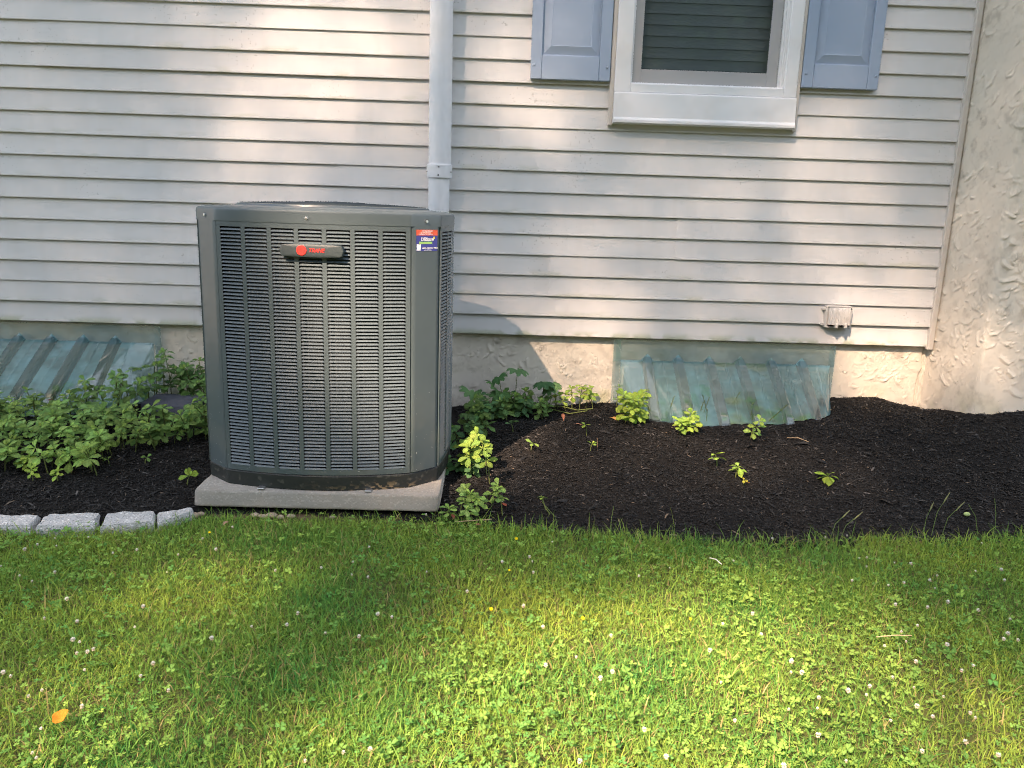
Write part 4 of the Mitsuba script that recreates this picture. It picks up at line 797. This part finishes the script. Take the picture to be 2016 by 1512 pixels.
twig([(1.02, -2.125, .05), (1.07, -2.118, .052), (1.12, -2.112, .05)], .0015, 'thin straw lying across the lawn at the right', (.45, .36, .2))
twig([(1.54, -.10, .012), (1.60, -.15, .02), (1.70, -.16, .012)], .0016, 'pale twig arched on the mulch at the right end of the well cover')
for x, y in ((-.135+1.95, -1.185),):
    s = trimesh.creation.icosphere(2, .010); v = np.array(s.vertices)*np.array([1.2, .9, .8])+gp(x, y, .012); obj('green_berry', (v, np.array(s.faces)), 'petal_mat', smooth=True, color=np.tile([.5, .6, .25], (len(v), 1)), label='pale green berry on the mulch at the right front edge', cat_='berry')

# ------------------------------------------------------------------ lawn: grass, clover, flowers
rng = np.random.default_rng(5)
def lawn_points(n, x0=-2.5, x1=2.7, y0=-3.15, edge=.0):
    x = rng.uniform(x0, x1, n); y = rng.uniform(y0, -1.1, n)
    lim = 1.12+ (-y-1.1)*0  # keep the area seen and a step to each side
    ok = (y < edge_y(x)+edge) & (np.abs(x-.05) < 2.35-(-y-1.3)*.45)
    ok &= ~((x < -1.05) & (y > -1.505+.0)) | (y < edge_y(x)-.055)
    return x[ok], y[ok]
clump = lambda x, y, s, k: fbm(np.stack([x*s, y*s, np.full_like(x, k)], -1), 3, 12)
x, y = lawn_points(630000, edge=.022)
dens = clump(x, y, 3.3, 1); bare = clump(x, y, 8, 4)
soil = np.clip((y+1.36)/.06, 0, 1)*((x > -1.12) & (x < -.22))
keep = rng.random(len(x)) < np.clip(.55+.9*(dens-.42)*1.3, .35, .85)*(1-.85*soil); x, y = x[keep], y[keep]; n = len(x)
edge_d = edge_y(x)-y
h = rng.gamma(7, .030/7, n)*(.8+.5*clump(x, y, 2.2, 2)); edge_l = np.exp(-np.maximum(edge_d, 0)/.05)*(x > -.2); h = h*(1+edge_l*rng.uniform(0, .9, n)); tall = rng.random(n) < .006; h = np.where(tall, h*1.7, h)
w = rng.uniform(.0014, .0033, n); az = rng.uniform(0, 2*np.pi, n); az = np.where(rng.random(n) < .35*edge_l+.0, rng.normal(np.pi/2, .6, n), az); bend = np.abs(rng.normal(.75, .40, n)); lean0 = np.abs(rng.normal(.45, .35, n))
K = 5; t = np.linspace(0, 1, K); th = lean0[:, None]+bend[:, None]*t[None]**1.2*1.5
ds_ = h[:, None]/(K-1); r_ = np.concatenate([np.zeros((n, 1)), np.cumsum(np.sin(th[:, :-1])*ds_, 1)], 1); z_ = np.concatenate([np.zeros((n, 1)), np.cumsum(np.cos(th[:, :-1])*ds_, 1)], 1)
cxy = np.stack([x[:, None]+r_*np.cos(az)[:, None], y[:, None]+r_*np.sin(az)[:, None], lawn_h(x, y)[:, None]-.004+z_], -1)
face = az+np.pi/2+rng.normal(0, .6, n); side = np.stack([np.cos(face), np.sin(face), np.zeros(n)], -1)[:, None]*(w[:, None]*np.array([.8, 1, .9, .62, .06])[None])[..., None]*.5*2
V = np.stack([cxy-side*.5, cxy+side*.5], 2).reshape(n, K*2, 3)
Fc = np.array([[[2*i, 2*i+1, 2*i+3], [2*i, 2*i+3, 2*i+2]] for i in range(K-1)]).reshape(-1, 3)
hue = np.clip(clump(x, y, 2.6, 6)+rng.normal(0, .16, n), 0, 1)[:, None]
col = np.array([.068, .255, .062])*(1-hue)+np.array([.37, .455, .078])*hue; col = col*rng.uniform(.72, 1.25, (n, 1))
dead = rng.random(n) < .045+.09*np.clip((clump(x, y, 5, 9)-.52)*6, 0, 1); col = np.where(dead[:, None], np.array([.46, .38, .17])*rng.uniform(.5, 1.15, (n, 1)), col)
shade = np.repeat(col[:, None], K*2, 1)
obj('grass', (V.reshape(-1, 3), (np.arange(n)[:, None, None]*K*2+Fc[None]).reshape(-1, 3)), 'grass_mat', smooth=True, color=shade.reshape(-1, 3), label='short mown grass blades of the lawn', kind='stuff')
# clover: three heart shaped leaflets on a stalk
x, y = lawn_points(150000, edge=.006); pc = clump(x, y, 2.4, 21)
keep = rng.random(len(x)) < np.clip((pc-.36)*.9, .08, .24)*(1-.8*((y > -1.36) & (x > -1.12) & (x < -.22))); x, y = x[keep], y[keep]; n = len(x)
z = lawn_h(x, y)+rng.gamma(6, .024/6, n); Rr = rng.gamma(9, .0061/9, n)
tilt = np.abs(rng.normal(.30, .28, n)); taz = rng.uniform(0, 2*np.pi, n); a0 = rng.uniform(0, 2*np.pi, n)
prof = np.array([(0, 0, 0), (.42, .40, .10), (.88, .52, .12), (1.08, .26, .04), (.95, 0, -.05), (1.08, -.26, .04), (.88, -.52, .12), (.42, -.40, .10), (.5, 0, -.04)])
Fl = np.array([[8, 0, 7], [8, 7, 6], [8, 6, 5], [8, 5, 4], [8, 4, 3], [8, 3, 2], [8, 2, 1], [8, 1, 0]])
Vs = []
for k in range(3):
    a = a0+k*2*np.pi/3+rng.normal(0, .1, n); up = rng.normal(.10, .15, n)
    lx = prof[None, :, 0]*Rr[:, None]; ly = prof[None, :, 1]*Rr[:, None]; lz = prof[None, :, 2]*Rr[:, None]+lx*np.sin(up)[:, None]
    X_ = lx*np.cos(a)[:, None]-ly*np.sin(a)[:, None]; Y_ = lx*np.sin(a)[:, None]+ly*np.cos(a)[:, None]
    Z_ = lz+(X_*np.cos(taz)[:, None]+Y_*np.sin(taz)[:, None])*np.tan(tilt)[:, None]
    Vs.append(np.stack([X_+x[:, None], Y_+y[:, None], Z_+z[:, None]], -1))
V = np.concatenate(Vs, 1); Fc = np.concatenate([Fl+9*k for k in range(3)])
hue = np.clip(clump(x, y, 3.1, 26)+rng.normal(0, .2, n), 0, 1)[:, None]; col = np.array([.10, .255, .066])*(1-hue)+np.array([.29, .42, .085])*hue; col = col*rng.uniform(.75, 1.2, (n, 1))
vcol = np.repeat(col[:, None], 27, 1); vcol[:, [8, 17, 26]] *= 1.35
obj('clover', (V.reshape(-1, 3), (np.arange(n)[:, None, None]*27+Fc[None]).reshape(-1, 3)), 'grass_mat', smooth=True, color=vcol.reshape(-1, 3), label='low clover leaves growing among the lawn grass', kind='stuff')
# white clover heads, a few variants that share their meshes
def head(seed):
    r = R_(seed); parts, cols = [], []; full = r.uniform(.35, 1)
    n_ = int(26+34*full); g = np.pi*(3-5**.5)
    for i in range(n_):
        zz = 1-1.75*i/(n_-1); a = g*i+r.normal(0, .15); s_ = math.sqrt(max(0, 1-zz*zz)); d = np.array([s_*math.cos(a), s_*math.sin(a), zz])
        droop = zz < -.2+.5*(1-full)+r.normal(0, .15)
        L = r.uniform(.0042, .0058)*(.75 if droop else 1); p = d*.0022
        side = np.cross(d, [0, 0, 1.]+r.normal(0, .2, 3)); side /= np.linalg.norm(side)+1e-9
        up = d*1.0+np.array([0, 0, .35 if not droop else -.5]); up /= np.linalg.norm(up)
        v = np.array([p-side*.0005, p+side*.0005, p+up*L*.65+side*.0011, p+up*L, p+up*L*.65-side*.0011]); parts.append((v, np.array([[0, 1, 2], [0, 2, 4], [4, 2, 3]])))
        c = np.array([.78, .77, .72]) if not droop else np.array([.62, .48, .38]); cols.append(np.tile(c*r.uniform(.85, 1.05), (5, 1)))
    st_ = tube(np.array([[.004*r.normal(), .004*r.normal(), -.05], [0, 0, -.02], [0, 0, 0]]), .0008, 5); parts.append(st_); cols.append(np.tile([.10, .18, .05], (len(st_[0]), 1)))
    m = cat(parts); return mikit.ply(m, 'petal_mat', smooth=False, color=np.vstack(cols))
HEADS = [head(s) for s in range(6)]
CLOVER = [(-1.407,-1.691),(-1.43,-1.719),(-1.391,-1.624),(-1.295,-1.605),(-1.363,-1.667),(-1.256,-1.87),(-1.349,-1.884),(-1.297,-1.913),(-1.149,-2.008),(-1.138,-2.134),(-1.057,-2.131),(-1.022,-2.218),(-0.993,-2.241),(-0.985,-2.272),(-0.955,-2.28),(-0.957,-2.249),(-0.926,-2.35),(-1.105,-2.36),(-1.071,-2.387),(-0.988,-2.414),(-0.998,-2.446),(-0.868,-2.475),(-0.907,-2.559),(-0.862,-2.653),(-0.885,-2.629),(-0.791,-2.302),(-0.797,-2.354),(-0.707,-2.418),(-0.692,-2.193),(-0.61,-2.136),(-0.525,-2.116),(-0.506,-2.082),(-0.418,-2.152),(-0.636,-1.824),(-0.504,-1.809),(-0.864,-1.674),(-0.966,-1.712),(-0.925,-1.618),(-0.861,-1.524),(-0.946,-1.844),(-1.163,-1.718),(-1.1,-1.695),(-1.24,-1.558),(-0.42,-1.756),(-0.281,-2.62),(-0.35,-2.645),(-0.925,-2.05),(-0.898,-2.157),(-0.408,-1.839),(-1.432,-1.833),(-1.439,-1.583),(0.123,-1.675),(0.13,-1.71),(0.129,-1.799),(0.036,-1.723),(-0.192,-1.789),(-0.065,-1.912),(0.094,-1.998),(0.143,-2.101),(-0.296,-2.071),(-0.26,-2.062),(-0.326,-2.186),(0.318,-2.137),(0.215,-2.262),(0.139,-2.29),(0.448,-1.804),(0.264,-2.347),(-0.231,-2.606),(0.186,-2.635),(0.337,-2.516),(0.367,-2.597),(-0.359,-1.849),(-0.235,-1.343),(0.2,-1.585),(-0.388,-1.652),(0.555,-1.74),(0.295,-2.321),(0.965,-1.478),(1.154,-1.464),(1.225,-1.472),(1.201,-1.623),(1.23,-1.614),(1.195,-1.688),(1.298,-1.66),(1.345,-1.673),(1.67,-1.513),(0.771,-1.68),(1.542,-1.696),(1.609,-1.717),(1.59,-1.766),(1.35,-1.778),(1.389,-1.748),(1.34,-1.825),(1.247,-1.819),(1.198,-1.825),(1.09,-1.817),(1.162,-1.941),(1.243,-1.961),(1.313,-1.94),(1.381,-1.976),(1.458,-2.0),(1.401,-2.08),(1.155,-2.074),(1.102,-2.094),(1.028,-2.154),(1.082,-2.156),(1.185,-2.164),(1.357,-2.128),(1.389,-2.136),(1.07,-2.231),(1.203,-2.251),(1.153,-2.285),(0.755,-2.237),(0.745,-2.26),(0.735,-2.287),(0.758,-2.294),(0.965,-2.321),(1.006,-2.344),(0.896,-2.353),(0.874,-2.384),(0.839,-2.368),(0.758,-2.398),(0.676,-2.433),(0.734,-2.447),(0.891,-2.467),(0.986,-2.462),(1.074,-2.454),(1.082,-2.462),(0.702,-2.533),(1.019,-2.535),(1.065,-2.573),(0.599,-2.62),(0.728,-2.612),(0.545,-2.353),(0.556,-2.21),(0.727,-2.014),(0.719,-2.112),(0.63,-2.066),(0.537,-2.492),(0.966,-2.432),(0.901,-2.578),(1.047,-2.395)]
for i, (x, y) in enumerate(CLOVER):
    r = R_(500+i); k = r.uniform(.5, 1.0)*(1.0 if y < -1.9 else .9); xx, yy = x, y
    obj('clover_flower', HEADS[i % 6], None, tw=T().translate([xx, yy, LAWN_Z+r.uniform(.045, .062)]).rotate([0, 0, 1], r.uniform(0, 360)).rotate([1, 0, 0], r.normal(8, 12)).scale(k), label='round white clover flower head standing among the lawn grass', cat_='flower', group='white clover flowers in the lawn')
def buttercup(seed):
    r = R_(seed); parts = []
    for i in range(5):
        parts.append(turn(leaf(.0075, .0075, -.5, .1, False, 0, 5), i*2*np.pi/5, .35, 0, (0, 0, 0)))
    c = cat(parts); cols = np.tile([.80, .60, .02], (len(c[0]), 1)); s_ = tube(np.array([[.003, 0, -.05], [0, 0, -.02], [0, 0, 0]]), .0008, 5)
    m = cat([c, s_]); return mikit.ply(m, 'petal_mat', smooth=True, color=np.vstack([cols, np.tile([.12, .2, .05], (len(s_[0]), 1))]))
YB = buttercup(1)
for i, (x, y) in enumerate([(-0.924,-1.561),(0.083,-1.554),(0.057,-1.789),(0.005,-2.028),(0.251,-2.068),(0.543,-2.058)]):
    r = R_(700+i); obj('yellow_flower', YB, None, tw=T().translate([x, y, LAWN_Z+.055]).rotate([1, 0, 0], 25+r.normal(0, 10)).scale(r.uniform(.7, 1.0)), label='tiny yellow flower in the lawn grass', cat_='flower', group='tiny yellow flowers in the lawn')
# tall seed stalks at the edge of the bed on the right
parts, cols = [], []
for (x, y, h, lx) in ((1.60, -1.335, .15, .05), (1.63, -1.345, .125, .07), (1.85, -1.31, .13, -.01), (1.78, -1.32, .11, -.04), (1.20, -1.40, .10, .06), (1.23, -1.41, .10, .07), (1.56, -1.35, .12, .03), (.24, -1.37, .09, -.05), (.42, -1.39, .10, .01)):
    p = gp(x, y); m = tube(np.array([p, p+[lx*.3, .01, h*.6], p+[lx, .02, h]]), [.0012, .001, .0008], 5); parts.append(m); cols.append(np.tile([.20, .28, .09], (len(m[0]), 1)))
    if lx > .02:
        m = tube(np.array([p+[lx*.7, .016, h*.8], p+[lx*.85, .018, h*.9], p+[lx*1.15, .022, h*1.08]]), [.0012, .0028, .0006], 6); parts.append(m); cols.append(np.tile([.30, .30, .14], (len(m[0]), 1)))
obj('seed_stalks', cat(parts), 'leaf_mat', smooth=True, color=np.vstack(cols), label='tall grass seed stalks along the edge of the lawn', kind='stuff')

# ------------------------------------------------------------------ a belt of trees across the yard behind the camera (seen in reflections)
rng = np.random.default_rng(91); n = 70000
ax = rng.uniform(-32, 32, n); hh = 11.5+2.0*np.sin(ax*.45)+1.5*np.sin(ax*1.3+2); az_ = LAWN_Z+hh*rng.beta(1.3, 1.0, n); ay = -27+2.2*rng.normal(0, 1, n)*np.sqrt(np.clip(1-(az_/hh)**2, .05, 1))
pos = np.stack([ax, ay, az_], -1); nr = rng.normal(0, 1, (n, 3)); nr /= np.linalg.norm(nr, axis=1, keepdims=True); ta = np.cross(nr, rng.normal(0, 1, (n, 3))); ta /= np.linalg.norm(ta, axis=1, keepdims=True); tb = np.cross(nr, ta)
V = np.stack([pos-ta*.34, pos+tb*.22, pos+ta*.34, pos-tb*.22], 1)
obj('tree_belt', (V.reshape(-1, 3), np.arange(n*4).reshape(n, 4)), 'crown_mat', label='belt of leafy trees closing the far side of the yard behind the viewer', kind='stuff')

# ------------------------------------------------------------------ the trees behind the camera whose crowns shade the yard
e1 = np.cross([0, 0, 1.], SUN); e1 /= np.linalg.norm(e1); e2 = np.cross(SUN, e1)
def uv(p): p = np.asarray(p, float); return np.stack([p@e1, p@e2], -1)
# openings in the crown, each named by the spot its sunbeam reaches: (x, y, z, radius, share of the sun let through)
BEAMS = [(-0.71,0,1.43,0.3,0.13),(-0.95,0,1.31,0.28,0.12),(-1.09,0,1.16,0.24,0.13),(-1.22,0,1.0,0.2,0.14),(-1.28,0,0.83,0.16,0.09),(-0.47,0,1.52,0.28,0.08),(0.11,0,1.32,0.2,0.2),(0.27,0,1.53,0.18,0.16),(0.14,0,1.18,0.14,0.1),(1.68,0,0.88,0.24,0.2),(1.03,0,0.86,0.3,0.05),(0.6,0,0.75,0.3,0.04),(0.48,0,-0.2,0.25,0.33),(0.19,0,-0.08,0.2,0.19),(1.89,0,0.08,0.3,0.17),(2.22,0,0.32,0.25,0.13),(2.05,0,-0.16,0.25,0.36),(0.83,0,0.18,0.4,0.05),(0.31,0,0.26,0.3,0.04),(1.33,0,0.4,0.4,0.06),(2.58,-0.35,0.54,0.16,0.2),(2.39,-0.2,-0.1,0.16,0.28),(-0.43,-1.23,0.45,0.2,0.5),(-0.4,-1.23,0.2,0.22,0.6),(-0.32,-1.2,-0.05,0.2,0.5),(-0.64,-1.23,0.3,0.13,0.15),(-0.62,-1.23,0.5,0.12,0.3),(0.06,-0.63,-0.41,0.2,0.3),(-0.07,-0.92,-0.25,0.12,0.16),(0.5,-0.72,-0.41,0.3,0.36),(1.04,-0.8,-0.42,0.3,0.3),(1.45,-0.75,-0.4,0.25,0.22),(0.9,-0.4,-0.38,0.25,0.25),(0.05,-2.49,-0.49,0.3,0.7),(0.28,-2.4,-0.49,0.32,0.85),(0.55,-2.43,-0.49,0.32,0.8),(0.5,-2.06,-0.49,0.25,0.32),(0.85,-2.04,-0.49,0.25,0.28),(0.85,-2.5,-0.49,0.3,0.5),(0.66,-2.25,-0.49,0.22,0.35),(0.68,-2.55,-0.49,0.2,0.35),(0.3,-2.75,-0.49,0.4,0.7),(-0.05,-2.75,-0.49,0.3,0.55),(1.2,-2.25,-0.49,0.25,0.18),(1.1,-2.65,-0.49,0.3,0.3),(-0.93,-1.98,-0.49,0.22,0.26),(-0.84,-2.33,-0.49,0.22,0.32),(-0.87,-1.69,-0.49,0.17,0.2),(-0.85,-2.6,-0.49,0.25,0.25),(-0.35,-2.65,-0.49,0.2,0.28)]
BASE_T = 0.045
bu = uv([b[:3] for b in BEAMS]); br_ = np.array([b[3] for b in BEAMS]); ba = np.array([b[4] for b in BEAMS])
rng = np.random.default_rng(77)
c0 = uv([0.1, -.9, .2])
U0, U1, V0, V1 = -4.8, 4.8, -3.1, 3.1
LA = .040*.026*2*.55          # mean projected area of one leaf
LMAX = 3.2
n = int((U1-U0)*(V1-V0)*LMAX/LA)
gs = math.sqrt((U1-U0)*(V1-V0)/n); q = np.stack(np.meshgrid(np.arange(U0, U1, gs), np.arange(V0, V1, gs), indexing='ij'), -1).reshape(-1, 2); n = len(q); q = q+rng.uniform(-.6, .6, (n, 2))*gs+c0
d2 = ((q[:, None]-bu[None])**2).sum(-1)/br_[None]**2
Tq = BASE_T+(ba[None]*np.exp(-d2)).sum(1)
lam = -np.log(np.clip(Tq, .04, .97))
rim = np.hypot((q[:, 0]-c0[0])/4.8, (q[:, 1]-c0[1])/3.1)+.35*(fbm(np.hstack([q*.9, np.zeros((n, 1))]), 3, 4)-.5); lam *= np.clip((1.0-rim)/.12, 0, 1)
keep = rng.random(n) < lam/LMAX; q = q[keep]; n = len(q)
dep = 25+3.2*np.sqrt(np.clip(1-(rim[keep])**2, .05, 1))*rng.uniform(-1, 1, n)+1.0*(q[:, 1]-c0[1])*.6
pos = q[:, :1]*e1+q[:, 1:]*e2+dep[:, None]*SUN
nr = rng.normal(0, 1, (n, 3))+SUN*.6; nr /= np.linalg.norm(nr, axis=1, keepdims=True); ta = np.cross(nr, rng.normal(0, 1, (n, 3))); ta /= np.linalg.norm(ta, axis=1, keepdims=True); tb = np.cross(nr, ta)
V = np.stack([pos-ta*.040, pos+tb*.026, pos+ta*.040, pos-tb*.026], 1)
left = q[:, 0] < c0[0]
for sgn, lab in ((left, 'leafy shade tree on the lawn behind the viewer, left of the two'), (~left, 'leafy shade tree on the lawn behind the viewer, right of the two')):
    tr = thing('shade_tree', lab, 'tree'); Vs = V[sgn]; k = len(Vs)
    obj('crown', (Vs.reshape(-1, 3), np.arange(k*4).reshape(k, 4)), 'crown_mat', tr)
    cen = Vs.mean((0, 1)); foot = np.array([cen[0], cen[1]-1.0, LAWN_Z-.1])
    limbs = [tube(np.array([foot, foot+[.1, .1, 2.5], foot+[0, .3, 5.0], cen+[0, -.4, -1.6]]), [.34, .26, .22, .12], 12)]
    for _ in range(9):
        e = Vs[rng.integers(k)].mean(0); s_ = foot+(cen-foot)*rng.uniform(.6, .82); limbs.append(tube(np.array([s_, (s_+e)/2+[0, 0, -.3], s_*.12+e*.88]), [.07, .045, .015], 7))
    obj('trunk', cat(limbs), 'bark_mat', tr, smooth=50)
